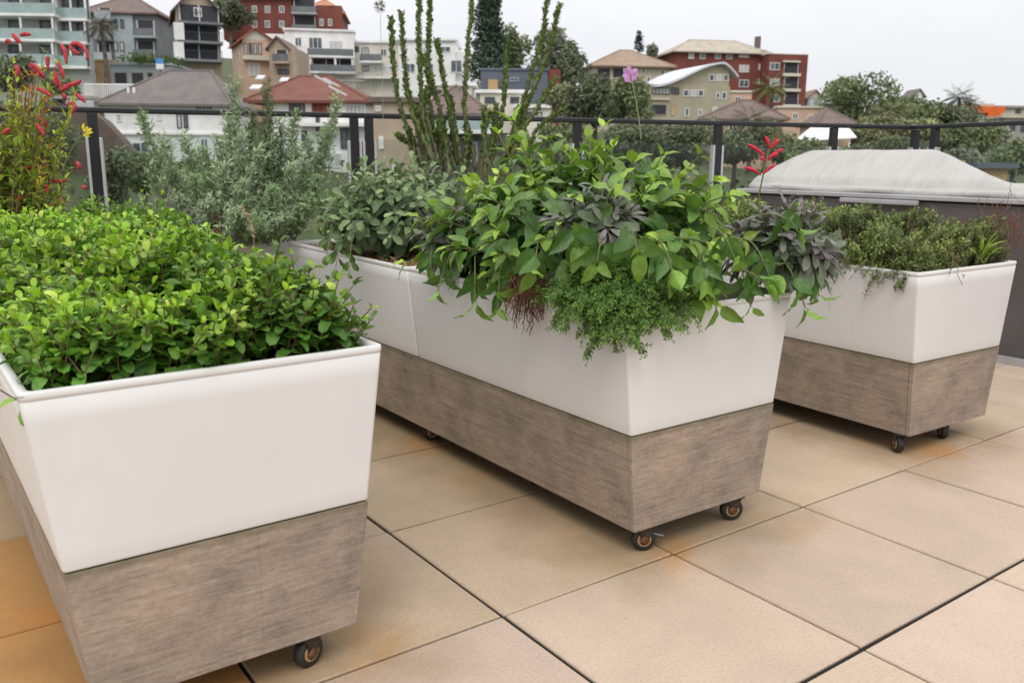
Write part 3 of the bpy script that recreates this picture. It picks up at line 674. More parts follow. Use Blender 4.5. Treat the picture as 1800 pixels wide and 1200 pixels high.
def wormwood():
    root = inst('wormwood', 'tall silvery wormwood bush with feathery upright plumes by the railing', 'shrub'); pl = Plant()
    tips = [(250, 195, 4.3), (285, 240, 4.1), (325, 235, 4.2), (360, 260, 4.0), (412, 135, 4.3), (400, 200, 4.2), (440, 190, 4.1), (470, 145, 4.25), (495, 215, 4.1), (520, 195, 4.35), (545, 240, 4.1), (592, 165, 4.3), (575, 225, 4.15),
            (300, 300, 4.0), (265, 290, 4.2), (340, 310, 3.95), (455, 260, 3.95), (510, 290, 3.95), (560, 310, 4.0), (390, 290, 3.9), (430, 320, 3.85), (480, 330, 3.85), (310, 345, 3.95), (360, 355, 3.9), (535, 350, 3.95), (415, 370, 3.8), (500, 380, 3.85), (455, 390, 3.8), (385, 240, 4.3), (480, 240, 4.2), (345, 270, 4.3), (520, 260, 4.25), (280, 265, 4.25), (560, 275, 4.3), (425, 235, 4.0)]
    for i, (px, py, D) in enumerate(tips):
        big = py < 250; b_ = at(px, py, D); a = at(430+(px-430)*.52+rng.uniform(-15, 15), 425, 4.15+rng.uniform(-.1, .15))
        out = V3(b_.x-a.x, b_.y-a.y, 0)*.25
        tip = (.38, .48, .30) if i % 3 else (.27, .39, .19); old = (.16, .22, .12)
        if i in (6, 7, 8, 13): tip, old = (.16, .22, .10), (.07, .11, .04)
        plume(pl, np.array(a), np.array(b_), out, 52 if big else 40, .036, tip, old, 7, .085 if big else .09)
    pl.leaves('foliage', 'silver_leaf', T_lobe, root); pl.st.build('stems', 'grey_stem', root); finish(root, at(440, 425, 4.15))
wormwood()
# dried flower heads among it
def heads(name, label, L_, mat, r, smat='brown_stem', cat='seed head'):
    for (px, py, D, px2, py2, lb) in L_:
        root = inst(name, lb, cat, group=None); p = at(px, py, D); q = at(px2, py2, D); mb = MB()
        for k in range(70):
            v = rng.normal(0, 1, 3); v /= np.linalg.norm(v); mb.tube([tuple(np.array(p)+v*r*.3), tuple(np.array(p)+v*r*rng.uniform(.8, 1.1))], .0012, 3)
        mb.build('head', mat, root); MB().tube([tuple(z) for z in curve(q, p, .02, 8)], .0014, 5).build('stalk', smat, root); finish(root, q)
heads('dry_flower_head', '', [(377, 382, 3.3, 395, 430, 'small round brown seed head above the mint, the higher of two'), (381, 405, 3.25, 400, 440, 'small round brown seed head above the mint, the lower of two')], 'dry_root', .014)
def seedspike():
    root = inst('seed_spike', 'curved pale seed spike rising between mint and silver bush', 'seed spike'); pts = curve(at(446, 430, 3.3), at(425, 365, 3.35), 0, 14, out=np.array(RT)*.03); mb = MB()
    for p in pts[3:]:
        for k in range(7): d = rng.normal(0, 1, 3); d /= np.linalg.norm(d); mb.tube([tuple(p), tuple(p+d*.009)], [.0035, .001], 4)
    mb.build('seeds', 'straw', root); MB().tube([tuple(p) for p in pts], .0015, 5).build('stalk', 'brown_stem', root); finish(root, at(446, 430, 3.3))
seedspike()
# --- tall spiky stems
def spikes():
    root = inst('spiky_succulent', 'tall upright dark green stems studded with tiny leaves, rising above the railing', 'succulent'); pl = Plant(); n0 = 0
    S = [[(742, 300), (700, 180), (690, 100), (686, 30)], [(750, 295), (716, 160), (705, 22)], [(762, 290), (742, 200), (735, 80), (738, -30)], [(800, 300), (772, 190), (742, 95)], [(765, 285), (752, 120), (757, -30)],
         [(838, 300), (815, 190), (822, 90), (834, -30)], [(880, 260), (886, 160), (893, 75)], [(890, 265), (925, 160), (955, 60), (963, -20)], [(885, 275), (930, 175), (965, 90), (985, 8)], [(905, 250), (945, 190), (978, 135)],
         [(805, 290), (785, 170), (768, 70)], [(760, 280), (725, 200), (712, 140)], [(815, 300), (800, 230), (790, 180)], [(858, 290), (850, 230), (862, 195)], [(780, 300), (765, 230), (728, 190)], [(920, 280), (945, 225), (990, 190)], [(870, 300), (905, 240), (915, 190)], [(770, 290), (745, 180), (760, 130)]]
    for _ in range(16): x0 = rng.uniform(720, 900); x1 = x0+(x0-800)*.35+rng.uniform(-15, 15); S.append([(x0, 310), ((x0+x1)/2+5, 250), (x1, rng.uniform(165, 240))])
    for i, s in enumerate(S):
        D = 4.45+.35*rng.random(); P = [np.array(at(x, y, D)) for x, y in s]; P = np.array(P)
        t = np.linspace(0, len(P)-1, 34); pts = np.array([P[min(int(u), len(P)-2)]*(1-(u-min(int(u), len(P)-2)))+P[min(int(u), len(P)-2)+1]*(u-min(int(u), len(P)-2)) for u in t])
        for _ in range(6): pts[1:-1] = (pts[:-2]+2*pts[1:-1]+pts[2:])/4
        pts[1:-1] += rng.normal(0, .003, (32, 3))
        MB().tube([tuple(p) for p in pts], [.0125-.005*k/33 for k in range(34)], 7).build('stalk', 'spike_stem', root, True)
        L_ = np.linalg.norm(np.diff(pts, axis=0), axis=1).sum(); nn = int(L_/.0034)
        for k in range(nn):
            f = .10+.90*k/nn; x = f*33; j = min(int(x), 32); p = pts[j]+(pts[j+1]-pts[j])*(x-j); tt = nrm(pts[j+1]-pts[j])
            if rng.random() < (1-f)**2*1.1: continue
            for q in range(3):
                v = rng.normal(0, 1, 3); h = nrm(v-tt*v.dot(tt)); d = nrm(h*.6+tt*1.0)
                pl.add(p+h*.009, d, nrm(tt-h*.3), .0145*rng.uniform(.7, 1.6), V3(.12, .19, .045)*rng.uniform(.6, 1.4) if rng.random() < .93 else V3(.3, .3, .06))
    pl.leaves('foliage', 'small_leaf', [leaf(3, 2, .6, prof(.5, .5), curl=.5, fold=.3)], root); finish(root, at(800, 300, 4.6))
spikes()
# --- low rosemary-like mass at its foot
c0 = at(830, 300, 4.3)
bushy('rosemary', 'soft grey-green rosemary at the foot of the spiky stems', 'herb', 'silver_leaf', T_lobe, (c0.x, c0.y, .78), (.42, .22, .36), 110, 16, .035, (.17, .22, .10), (.08, .12, .05), 'brown_stem', elev=45, droop=.05, start=.15, whorl=3, lowel=.1)
# --- plant with red curling flower spikes at the left edge
def redplant():
    root = inst('red_flowering_plant', 'yellow-green leafy plant with curling red flower spikes at the left edge', 'flowering plant'); pl = Plant()
    T_w = [leaf(6, 2, .26, LN, curl=c, fold=.3) for c in (.4, 1.0, 1.5)]
    for k in range(200):
        px = rng.uniform(-160, 132); py = 60+rng.random()**.8*300+max(0, (px-60))*.9
        D = 3.75+rng.random()*.5; b_ = at(px, min(py, 385), D); a = at(10+(px-10)*.4, 420, D)
        pts = curve(a, b_, 0, 10, out=V3(rng.normal(0, .03), rng.normal(0, .03), 0)); red = rng.random()
        tip = (.42, .50, .06) if red < .7 else ((.60, .42, .05) if red < .85 else (.50, .14, .05))
        shoot(pl, pts, .2, 11, .072*rng.uniform(.7, 1.2), 55, .25, V3(*tip), V3(.22, .33, .05), tipsize=.6, whorl=2, jitter=.35, normal_up=.35)
        pl.st.tube([tuple(q) for q in pts], [.004-.0025*i/9 for i in range(10)], 5, False)
    pl.leaves('foliage', 'small_leaf', T_w, root); pl.st.build('stems', 'red_stem', root, True)
    F = [[(52, 115), (70, 130), (78, 138)], [(140, 95), (122, 88), (124, 78), (135, 73), (150, 84), (156, 100), (152, 106)], [(108, 78), (115, 92), (117, 112)], [(54, 112), (66, 120), (78, 135)], [(84, 115), (83, 98), (84, 124)], [(102, 110), (108, 125), (112, 138)],
         [(95, 125), (103, 145), (108, 160)], [(108, 160), (120, 150), (138, 146), (142, 140)], [(65, 155), (80, 162), (92, 170)], [(133, 165), (142, 172), (150, 180)], [(22, 60), (30, 70), (38, 76)], [(35, 62), (45, 60), (54, 61)], [(10, 75), (15, 72), (18, 78)], [(28, 115), (32, 125), (30, 135)],
         [(68, 205), (77, 213), (80, 224)], [(64, 218), (72, 228), (78, 238)], [(5, 235), (12, 230), (18, 226)], [(120, 180), (126, 184), (118, 188)], [(97, 130), (95, 140), (100, 152)], [(112, 150), (118, 155), (122, 150)], [(110, 165), (114, 170), (112, 176)], [(36, 296), (50, 296), (72, 290)], [(92, 317), (105, 320), (118, 317)],
         [(135, 285), (140, 292), (137, 298)], [(85, 370), (90, 365), (96, 360)], [(15, 345), (22, 350), (30, 352)], [(145, 328), (150, 330), (152, 330)], [(30, 350), (38, 348), (42, 352)], [(55, 300), (60, 320), (58, 330)], [(80, 325), (82, 330), (84, 340)], [(125, 200), (132, 190), (130, 180)]]
    for f in F:
        D = 3.85+rng.uniform(-.1, .1); P = [np.array(at(x, y, D)) for x, y in f]; t = np.linspace(0, len(P)-1, 16)
        pts = np.array([P[min(int(u), len(P)-2)]*(1-(u-min(int(u), len(P)-2)))+P[min(int(u), len(P)-2)+1]*(u-min(int(u), len(P)-2)) for u in t])
        for _ in range(4): pts[1:-1] = (pts[:-2]+2*pts[1:-1]+pts[2:])/4
        MB().tube([tuple(p) for p in pts], [.0045+.006*math.sin(math.pi*min(1, (i+2)/17))*rng.uniform(.85, 1.1) for i in range(16)], 8).build('flower_spike', 'red_flower', root, True)
    finish(root, at(10, 420, 4.0))
    return root
m, nt, b = newmat('red_flower'); nt.links.new(ramp(nt, noise(nt, coords(nt), 130, 3), [(.3, (.22, .012, .02)), (.6, (.48, .03, .045)), (.8, (.62, .16, .08))]), b.inputs['Base Color']); b.inputs['Roughness'].default_value = .6; bump(nt, b, noise(nt, coords(nt), 400, 2), .5, .002)
redplant()
# --- single flowers
def flower(name, label, px, py, D, bx, by, bD, petals, ln, col, mat='petal', spread=1.2, pos=None, w=.35):
    root = inst(name, label, 'flower'); pl = Plant(); c = np.array(at(px, py, D)); base_ = at(bx, by, bD)
    for k in range(petals):
        az = 6.283*k/petals+rng.normal(0, .15); h = np.array(RT)*math.cos(az)+np.array(UP)*math.sin(az); d = nrm(h*spread-np.array(FW)*.5+rng.normal(0, .1, 3))
        pl.add(c+h*.002, d, nrm(-np.array(FW)+rng.normal(0, .2, 3)), ln*rng.uniform(.85, 1.1), np.array(col)*rng.uniform(.85, 1.1))
    pl.leaves('petals', mat, [leaf(5, 2, w, prof(.6, .5), curl=.4, fold=.1)], root)
    MB().tube([tuple(p) for p in curve(base_, c, .0, 9, out=V3(.01, 0, .01))], .0022, 5).build('stalk', 'green_stem', root); return finish(root, base_)
flower('purple_flower', 'single mauve flower on a long thin stalk above the sage bush', 1108, 132, 3.2, 1127, 245, 3.05, 11, .030, (.55, .28, .62), w=.6)
flower('yellow_flower', 'small yellow bloom poking out above the grey sage', 672, 322, 3.7, 682, 350, 3.65, 9, .020, (.75, .50, .02), w=.6)
def salvia():
    root = inst('red_salvia_flower', 'bright crimson tubular flower spike above the right end of the sage bush', 'flower'); D = 2.62; pl = Plant()
    st = [np.array(at(x, y, D)) for x, y in ((1330, 360), (1338, 325), (1345, 290), (1352, 262), (1365, 240))]
    MB().tube([tuple(p) for p in st], [.003, .0028, .0025, .002, .0012], 6).build('stalk', 'green_stem', root, True)
    for (x0, y0, x1, y1) in ((1346, 276, 1314, 254), (1349, 280, 1378, 262), (1338, 308, 1308, 294), (1341, 307, 1364, 290), (1353, 262, 1345, 240), (1356, 264, 1370, 245), (1350, 282, 1368, 270), (1345, 285, 1335, 278)):
        a, b_ = np.array(at(x0, y0, D-.01)), np.array(at(x1, y1, D-.03)); pts = curve(a, b_, .008, 8)
        MB().tube([tuple(p) for p in pts], [.0016, .003, .0042, .0048, .005, .0048, .004, .0015], 7).build('tube_flower', 'crimson', root, True)
        for q in range(0): pl.add(pts[6], nrm(pts[7]-pts[5]+rng.normal(0, .3, 3)*.02), nrm(rng.normal(0, 1, 3)), .016, V3(.75, .03, .12))
    for k in range(9):
        p = st[3]*(1-k/8)+st[4]*(k/8); pl.add(p, nrm(V3(rng.normal(0, .5), rng.normal(0, .5), 1)), nrm(rng.normal(0, 1, 3)), .016, V3(.35, .08, .05))
    pl.leaves('petals', 'petal', [leaf(4, 2, .5, prof(.6, .6), curl=.4)], root); finish(root, st[0])
simple('crimson', (.62, .012, .045), .45, .25, 60)
salvia()
def sprig():
    root = inst('yellow_leaf_sprig', 'thin sprig with a few yellow leaves in front of the left railing post', 'sprig'); pl = Plant(); D = 3.7
    for (x, y, x2, y2) in ((147, 228, 143, 207), (147, 232, 152, 222), (150, 235, 165, 230), (145, 236, 158, 240), (150, 232, 160, 225)):
        a, b_ = np.array(at(x, y, D)), np.array(at(x2, y2, D)); pl.add(a, nrm(b_-a), -np.array(FW)+rng.normal(0, .3, 3), .032, V3(.62, .50, .03))
    pl.leaves('foliage', 'small_leaf', [leaf(5, 2, .5, OV, curl=.6)], root)
    MB().tube([tuple(p) for p in curve(at(110, 300, D), at(148, 234, D), .01, 8, out=np.array(RT)*-.02)], .002, 5).build('stalk', 'green_stem', root); finish(root, at(110, 300, D))
sprig()
heads('dry_flower_head', '', [(668, 12, 4.5, 676, 290, 'dried brown flower head on a tall thin stalk left of the spiky stems')], 'brown_stem', .035, 'grey_stem')

# ------------------------------------------------------------------ railing, side wall, covered spa
RZ = 1.38
A0 = Vector((-3.2, rail_y(-3.2), 0)); A1 = Vector((5.52, rail_y(5.52), 0)); A2 = Vector((5.02, .55, 0)); A3 = Vector((4.2, -2.6, 0))
rail = empty('railing', (0, 3.9, 0), 0, 'black metal railing with clear glass panels along the terrace edge', 'railing'); rail.location = (0, 0, 0)
def seg_box(mb, a, b_, hw, z0, z1):
    d = (b_-a).normalized(); nn = Vector((-d.y, d.x, 0))*hw
    mb.hexa([Vector((p.x, p.y, z))+s for z in (z0, z1) for p, s in ((a, -nn), (b_, -nn), (b_, nn), (a, nn))])
mb = MB(); seg_box(mb, A0, A1, .026, RZ-.030, RZ+.002); mb.build('top_rail', 'rail_black', rail, bevel=.008)
mb = MB(); d = (A2-A1).normalized(); seg_box(mb, A1+d*.028, A2, .026, RZ-.030, RZ+.002); mb.build('top_rail', 'rail_black', rail, bevel=.008)
mb = MB(); seg_box(mb, A2+(A3-A2).normalized()*.002, A3, .026, RZ-.030, RZ+.002); mb.build('top_rail', 'rail_black', rail, bevel=.008)
def on_rail(px, a=A0, b_=A1):
    h = ray(px, 215); h = Vector((h.x, h.y)); d2 = Vector((b_.x-a.x, b_.y-a.y)); o = Vector((a.x-CAM.x, a.y-CAM.y))
    t = (o.x*d2.y-o.y*d2.x)/(h.x*d2.y-h.y*d2.x); return Vector((CAM.x+h.x*t, CAM.y+h.y*t, 0))
def post(px, kind=1, a=A0, b_=A1):
    p = on_rail(px, a, b_); d = (b_-a).normalized()
    mb = MB(); seg_box(mb, p-d*.027, p+d*.027, .022, -.02, RZ-.031); o = mb.build('post', 'rail_black', rail, bevel=.003)
    n_ = Vector((d.y, -d.x, 0))*.0
    for s in (-1, 1):
        mb = MB(); q = p+d*(s*.036); seg_box(mb, q-d*.0075, q+d*.0075, .024, .06, RZ-.17); mb.build('glass_clamp', 'strip_alu', rail, bevel=.002)
    return p
L_ = [post(px) for px in (-330, 163, 622, 648, 1015, 1263, 1467, 1611)]
L2 = [post(px, 1, A1, A2) for px in (1646,)]
def pane(p, q):
    d = (q-p).normalized(); mb = MB(); seg_box(mb, p+d*.047, q-d*.047, .005, .08, RZ-.16); mb.build('glass_panel', 'glass', rail)
for i in range(7):
    if i in (2,): continue
    pane(L_[i], L_[i+1])
pane(L2[0], A2)
# a further black post seen between the paired posts and its cable
# side wall
XW = 3.90
wl = empty('side_wall', (XW+.15, .2, 0), 0, 'dark grey rendered low wall with pale cap beside the terrace', 'wall')
MB().box(-.15, .15, -3.6, 2.36, -.02, .868).build('wall_body', 'dark_grey_wall', wl)
MB().box(-.175, .20, -3.62, 2.39, .880, .905).build('cap', 'grey_cap', wl, bevel=.004)
MB().box(-.13, .13, -3.6, 2.36, .8685, .8795).build('shadow_gap', 'dark_shade', wl)
MB().box(-.19, -.152, -3.6, 2.34, -.02, .04).build('skirting', 'rendered_skirt' if 'rendered_skirt' in MATS else 'grey_cap', wl)
hb = empty('wall_light', (XW-.01, 1.3, 0), 0, 'slim pale bar light fixed to the dark wall behind the right planter', 'wall light')
def wall_y(px): 
    d = ray(px, 350); t = (XW-.05-CAM.x)/d.x; return CAM.y+d.y*t
ya, yb = wall_y(1476), wall_y(1612)
hb.location = (XW, (ya+yb)/2, .86); hl = abs(ya-yb)/2
MB().box(-.055, -.02, -hl, hl, -.012, .016).build('housing', 'grey_cap', hb, bevel=.006)
for s in (-.7, .7): MB().box(-.0195, 0, s*hl-.02, s*hl+.02, -.008, .012).build('bracket', 'steel', hb)
# spa with fabric cover
sp = empty('covered_spa', (4.9, 1.2, 0), 0, 'off-white fabric cover humped over a sunken spa beyond the dark wall', 'spa cover')
MB().box(-.78, .55, -2.6, 1.15, -.02, .885).build('spa_shell', 'dark_grey_wall', sp)
def cover():
    NX, NY = 46, 90; mb = MB(); x0, x1, y0, y1 = 4.02-4.9, 5.15-4.9, -2.4-1.2, 2.36-1.2
    def sm(t): t = max(0, min(1, t)); return t*t*(3-2*t)
    for j in range(NY+1):
        for i in range(NX+1):
            x = x0+(x1-x0)*i/NX; yy1 = rail_y(x+4.9)-.13-1.2; y = y0+(yy1-y0)*j/NY
            sh = (x-x0)*.55; ex = min(1, (x-x0)/.42, (x1-x)/.3); e2 = min(1, (2.64-1.2+(x-x0)*.78-y)/.60, (y-(.76-1.2)-(x-x0)*.475)/.50); e = max(0, min(ex, e2)); e = e*e*(3-2*e)*.3+e*.7
            z = .955+.012*sm(min((x-x0), (x1-x), (yy1-y))/.05)
            hump = .215*(e**.85)
            # sag between hidden supports and wrinkles
            hump -= .016*math.sin(math.pi*max(0, e))*(.6+.4*math.sin(y*8))
            fold = .006*abs(math.sin(y*9+x*5+2*math.sin(x*7)))**.5*sm(1-abs(x-x0-.25)/.3)-.0035*abs(math.sin(x*6-y*4.3+math.sin(y*5)*.8))**.45
            edge = -.03*sm(1-(x-x0)/.06)
            mb.v.append((x+.012*math.sin(y*11)*(i == 0), y, z+hump+fold*min(1, .3+e*2)+edge))
    for j in range(NY):
        for i in range(NX): A = j*(NX+1)+i; mb.f.append([A, A+1, A+NX+2, A+NX+1])
    # skirts
    def skirt(idx, dz):
        n = len(mb.v)
        for q in idx: v = mb.v[q]; mb.v.append((v[0], v[1], v[2]-dz-.006*math.sin(v[1]*23)))
        for a in range(len(idx)-1): mb.f.append([idx[a], n+a, n+a+1, idx[a+1]])
    skirt([j*(NX+1) for j in range(NY+1)], .045); skirt([NY*(NX+1)+i for i in range(NX+1)], .06); skirt([j*(NX+1)+NX for j in range(NY+1)], .06)
    o = mb.build('cover', 'cover_fabric', sp, True); md = o.modifiers.new('thickness', 'SOLIDIFY'); md.thickness = .006
cover()
# rolled hem along the near edge
pts = [(4.00-4.9+.012*math.sin(y*6), y-1.2, .918+.006*math.sin(y*9)) for y in np.linspace(-2.4, 2.56, 60)]
MB().tube(pts, [.022+.004*math.sin(i*.9) for i in range(60)], 10).build('rolled_hem', 'cover_fabric', sp, True)

# ------------------------------------------------------------------ hillside
def lerp(a, b_, t): return a+(b_-a)*t
SKYL = [(-2500, -60), (-400, -40), (0, 60), (300, 95), (600, 120), (800, 140), (1000, 165), (1150, 180), (1400, 205), (1600, 215), (1800, 222), (2400, 235), (4500, 240)]
def skyl(px): return float(np.interp(px, [a for a, _ in SKYL], [b_ for _, b_ in SKYL]))
def ground_py(px, D):
    if D < 60: return float(np.interp(D, [8, 14, 25, 40, 60], [2600, 1700, 900, 520, 350]))
    if D <= 230: return lerp(350, skyl(px), ((D-60)/170)**.6)
    return lerp(skyl(px), 262, min(1, (D-230)/900))
def ground_z(px, D): return CAM.z + (ray(px, ground_py(px, D)).z)*D
mb = MB(); cols = list(range(-2500, 4501, 100)); Ds = [8, 11, 14, 18, 25, 32, 40, 50, 60, 75, 90, 105, 120, 140, 160, 180, 205, 230, 300, 450, 700, 1100, 1800, 4000]
for D in Ds:
    for px in cols:
        p = at(px, 200, D); z = ground_z(px, D)+random.uniform(-.4, .4)*(D > 50)
        mb.v.append((p.x, p.y, z))
nc = len(cols)
for j in range(len(Ds)-1):
    for i in range(nc-1): A = j*nc+i; mb.f.append([A, A+1, A+nc+1, A+nc])
tag(mb.build('hillside_terrain', 'hill_ground', smooth=True), kind='structure')
mb = MB(); S_ = 5000; mb.v = [(-S_, -S_, -16), (S_, -S_, -16), (S_, S_, -16), (-S_, S_, -16)]; mb.f = [[0, 1, 2, 3]]; tag(mb.build('ground', 'hill_ground'), kind='structure')
# ------------------------------------------------------------------ building kit
class Bld:
    """facade frame: origin where column px0 meets row pyb at depth D; x along the facade, y into the house"""
    def __init__(s, name, label, cat, px0, pyb, D, rot=0):
        O = at(px0, pyb, D); s.rz = -YAW+R(rot); s.root = empty(name, O, s.rz, label, cat); s.O = O; s.D = D
        s.X = Vector((math.cos(s.rz), math.sin(s.rz), 0)); s.Y = Vector((-s.X.y, s.X.x, 0)); s.s = D/FPX
    def uz(s, px, py, off=0):
        d = ray(px, py); o = s.O+s.Y*off; t = (o-CAM).dot(s.Y)/d.dot(s.Y); p = CAM+d*t-s.O; return p.dot(s.X), p.z
    def vz(s, px, py, x):
        d = ray(px, py); o = s.O+s.X*x; t = (o-CAM).dot(s.X)/d.dot(s.X); p = CAM+d*t-s.O; return p.dot(s.Y), p.z
    def box(s, name, mat, x0, x1, y0, y1, z0, z1, parent=None, bev=0): return MB().box(x0, x1, y0, y1, z0, z1).build(name, mat, parent or s.root, bevel=bev)
    def block(s, name, mat, px0, pyt, px1, pyb, depth, off=0, down=0):
        u0, z1 = s.uz(px0, pyt, off); u1, _ = s.uz(px1, pyt, off); _, z0 = s.uz((px0+px1)/2, pyb, off); _, z1 = s.uz((px0+px1)/2, pyt, off)
        s.box(name, mat, u0, u1, off, off+depth, z0-down, z1); return u0, u1, z0, z1
    def win(s, px0, py0, px1, py1, off=0, frame='frame_white', muntin=1, glass='window_glass', fw=.1):
        if glass == 'window_glass' and random.random() < .3: glass = 'curtain'
        u0, z1 = s.uz(px0, py0, off); u1, _ = s.uz(px1, py0, off); _, z0 = s.uz((px0+px1)/2, py1, off); _, z1 = s.uz((px0+px1)/2, py0, off); s._win(u0, u1, z0, z1, off, frame, muntin, glass, fw)
    def _win(s, u0, u1, z0, z1, off, frame, muntin, glass, fw):
        mb = MB(); y0, y1 = off-.09, off+.02
        mb.box(u0, u1, y0, y1, z0, z0+fw); mb.box(u0, u1, y0, y1, z1-fw, z1); mb.box(u0, u0+fw, y0+.002, y1, z0+fw, z1-fw); mb.box(u1-fw, u1, y0+.002, y1, z0+fw, z1-fw)
        for k in range(muntin): c = lerp(u0, u1, (k+1)/(muntin+1)); mb.box(c-fw*.4, c+fw*.4, y0+.004, y1, z0+fw, z1-fw)
        w_ = mb.build('window', frame, s.root); s.box('pane', glass, u0+fw*.5, u1-fw*.5, off-.05, off+.01, z0+fw*.5, z1-fw*.5, w_)
    def swin(s, x, v0, v1, z0, z1, side=-1, frame='frame_white', glass='window_glass', fw=.1):
        mb = MB(); a, b_ = (x-.09, x+.02) if side < 0 else (x-.02, x+.09)
        mb.box(a, b_, v0, v1, z0, z0+fw); mb.box(a, b_, v0, v1, z1-fw, z1); mb.box(a+.002, b_-.002, v0, v0+fw, z0+fw, z1-fw); mb.box(a+.002, b_-.002, v1-fw, v1, z0+fw, z1-fw)
        w_ = mb.build('window', frame, s.root); a, b_ = (x-.05, x+.01) if side < 0 else (x-.01, x+.05); s.box('pane', glass, a, b_, v0+fw*.5, v1-fw*.5, z0+fw*.5, z1-fw*.5, w_)
    def hip(s, mat, x0, x1, y0, y1, z, h, ov=.5, ridge=None, name='roof', axis='x'):
        x0 -= ov; x1 += ov; y0 -= ov; y1 += ov; z -= .05; w_ = min(x1-x0, y1-y0)/2
        if axis == 'x': a, b_ = (x0+w_, x1-w_) if ridge is None else ridge; r = [(a, (y0+y1)/2, z+h), (b_, (y0+y1)/2, z+h)]
        else: r = [((x0+x1)/2, y0+w_, z+h), ((x0+x1)/2, max(y0+w_+.01, y1-w_), z+h)]
        mb = MB(); mb.v = [(x0, y0, z), (x1, y0, z), (x1, y1, z), (x0, y1, z)]+r+[(x0, y0, z-.22), (x1, y0, z-.22), (x1, y1, z-.22), (x0, y1, z-.22)]
        if axis == 'x': mb.f = [[0, 1, 5, 4], [1, 2, 5], [2, 3, 4, 5], [3, 0, 4]]
        else: mb.f = [[0, 1, 4], [1, 2, 5, 4], [2, 3, 5], [3, 0, 4, 5]]
        mb.f += [[6, 9, 8, 7], [0, 6, 7, 1], [1, 7, 8, 2], [2, 8, 9, 3], [3, 9, 6, 0]]
        o = mb.build(name, mat, s.root)
        tr = MB()
        for q in ([(0, 4), (1, 5), (4, 5)] if axis == 'x' else [(0, 4), (1, 4), (4, 5)]): tr.tube([mb.v[q[0]], mb.v[q[1]]], .13, 5)
        tr.build('ridge_tiles', mat, o); return o
    def gable(s, mat, x0, x1, y0, y1, z, h, wall, ov=.4, apex=.5, th=.22, name='roof'):
        """gable end faces the viewer (ridge along y)"""
        xa = lerp(x0, x1, apex); s_l, s_r = h/(xa-x0), h/(x1-xa)
        MB().prism([(x0, z), (x1, z), (xa, z+h)], y0, y1).build('gable_wall', wall, s.root)
        poly = [(x0-ov, z-ov*s_l+.02), (xa, z+h+.02), (x1+ov, z-ov*s_r+.02), (x1+ov, z-ov*s_r+.02+th), (xa, z+h+.02+th), (x0-ov, z-ov*s_l+.02+th)]
        return MB().prism(poly, y0-ov, y1+ov).build(name, mat, s.root)
    def flat(s, mat, x0, x1, y0, y1, z, th=.25, ov=.3, name='roof'): return s.box(name, mat, x0-ov, x1+ov, y0-ov, y1+ov, z+.002, z+th)
    def balcony(s, px0, px1, pys, off, depth, slab='render_white', rail='balcony_glass', h=1.0, back=True, th=.28, room=2.2, posts=True, recess='dark_recess'):
        """slab whose front top edge sits at row pys; front plane at local y=off"""
        u0, z = s.uz(px0, pys, off); u1, _ = s.uz(px1, pys, off); _, z = s.uz((px0+px1)/2, pys, off)
        b_ = s.box('balcony', slab, u0, u1, off, off+depth-.002, z-th, z)
        if rail == 'bars':
            mb = MB(); mb.box(u0+.03, u1-.03, off+.03, off+.09, z+h-.06, z+h); n = max(3, int((u1-u0)/.35))
            for k in range(n+1): c = lerp(u0+.06, u1-.06, k/n); mb.box(c-.025, c+.025, off+.045, off+.085, z, z+h-.06)
            mb.build('balustrade', 'frame_dark', b_)
        elif rail: s.box('balustrade', rail, u0+.04, u1-.04, off+.05, off+.1, z+.003, z+h, b_)
        if back:
            s.box('balcony_recess', recess, u0+.3, u1-.3, off+depth-.06, off+depth+.1, z+.004, z+room)
            n = max(1, int((u1-u0)/2.2)); mb = MB()
            for k in range(n+1): c = lerp(u0+.35, u1-.35, k/n); mb.box(c-.06, c+.06, off+depth-.12, off+depth-.062, z+.004, z+room)
            mb.build('door_frame', 'frame_white', s.root)
        return u0, u1, z
def wins(B, xs_, ys_, w_, h_, off=0, **k):
    for y in ys_:
        for x in xs_: B.win(x-w_/2, y-h_/2, x+w_/2, y+h_/2, off, **k)

# B1 glass-balconied white apartments, far left
B = Bld('apartment_building', 'white apartment block with aqua glass balconies at the far left', 'building', -190, 118, 92, 3)
B.block('wall', 'curtain', -190, -60, 143, 118, 1.2, 2.4, 12)
for (a, b_, off, ys_) in ((-190, 95, 0, (-28, 22, 67, 112)), (98, 152, 1.2, (-12, 32, 73, 116))):
    for k, y in enumerate(ys_):
        u0, u1, z = B.balcony(a, b_, y, off, 2.4-off, back=False, rail='aqua_glass', h=1.05)
        if k < len(ys_)-0:
            nx = max(2, int((u1-u0)/3.2))
            for q in range(nx+1): c = lerp(u0+.1, u1-.1, q/nx); B.box('balcony_post', 'render_white', c-.09, c+.09, off+.12, off+.3, z+.003, z+2.4)
            for q in range(nx): c = lerp(u0+.1, u1-.1, (q+.5)/nx); B.box('balcony_window', 'window_glass', c-.7, c+.7, 2.35, 2.398, z+.004, z+2.2)
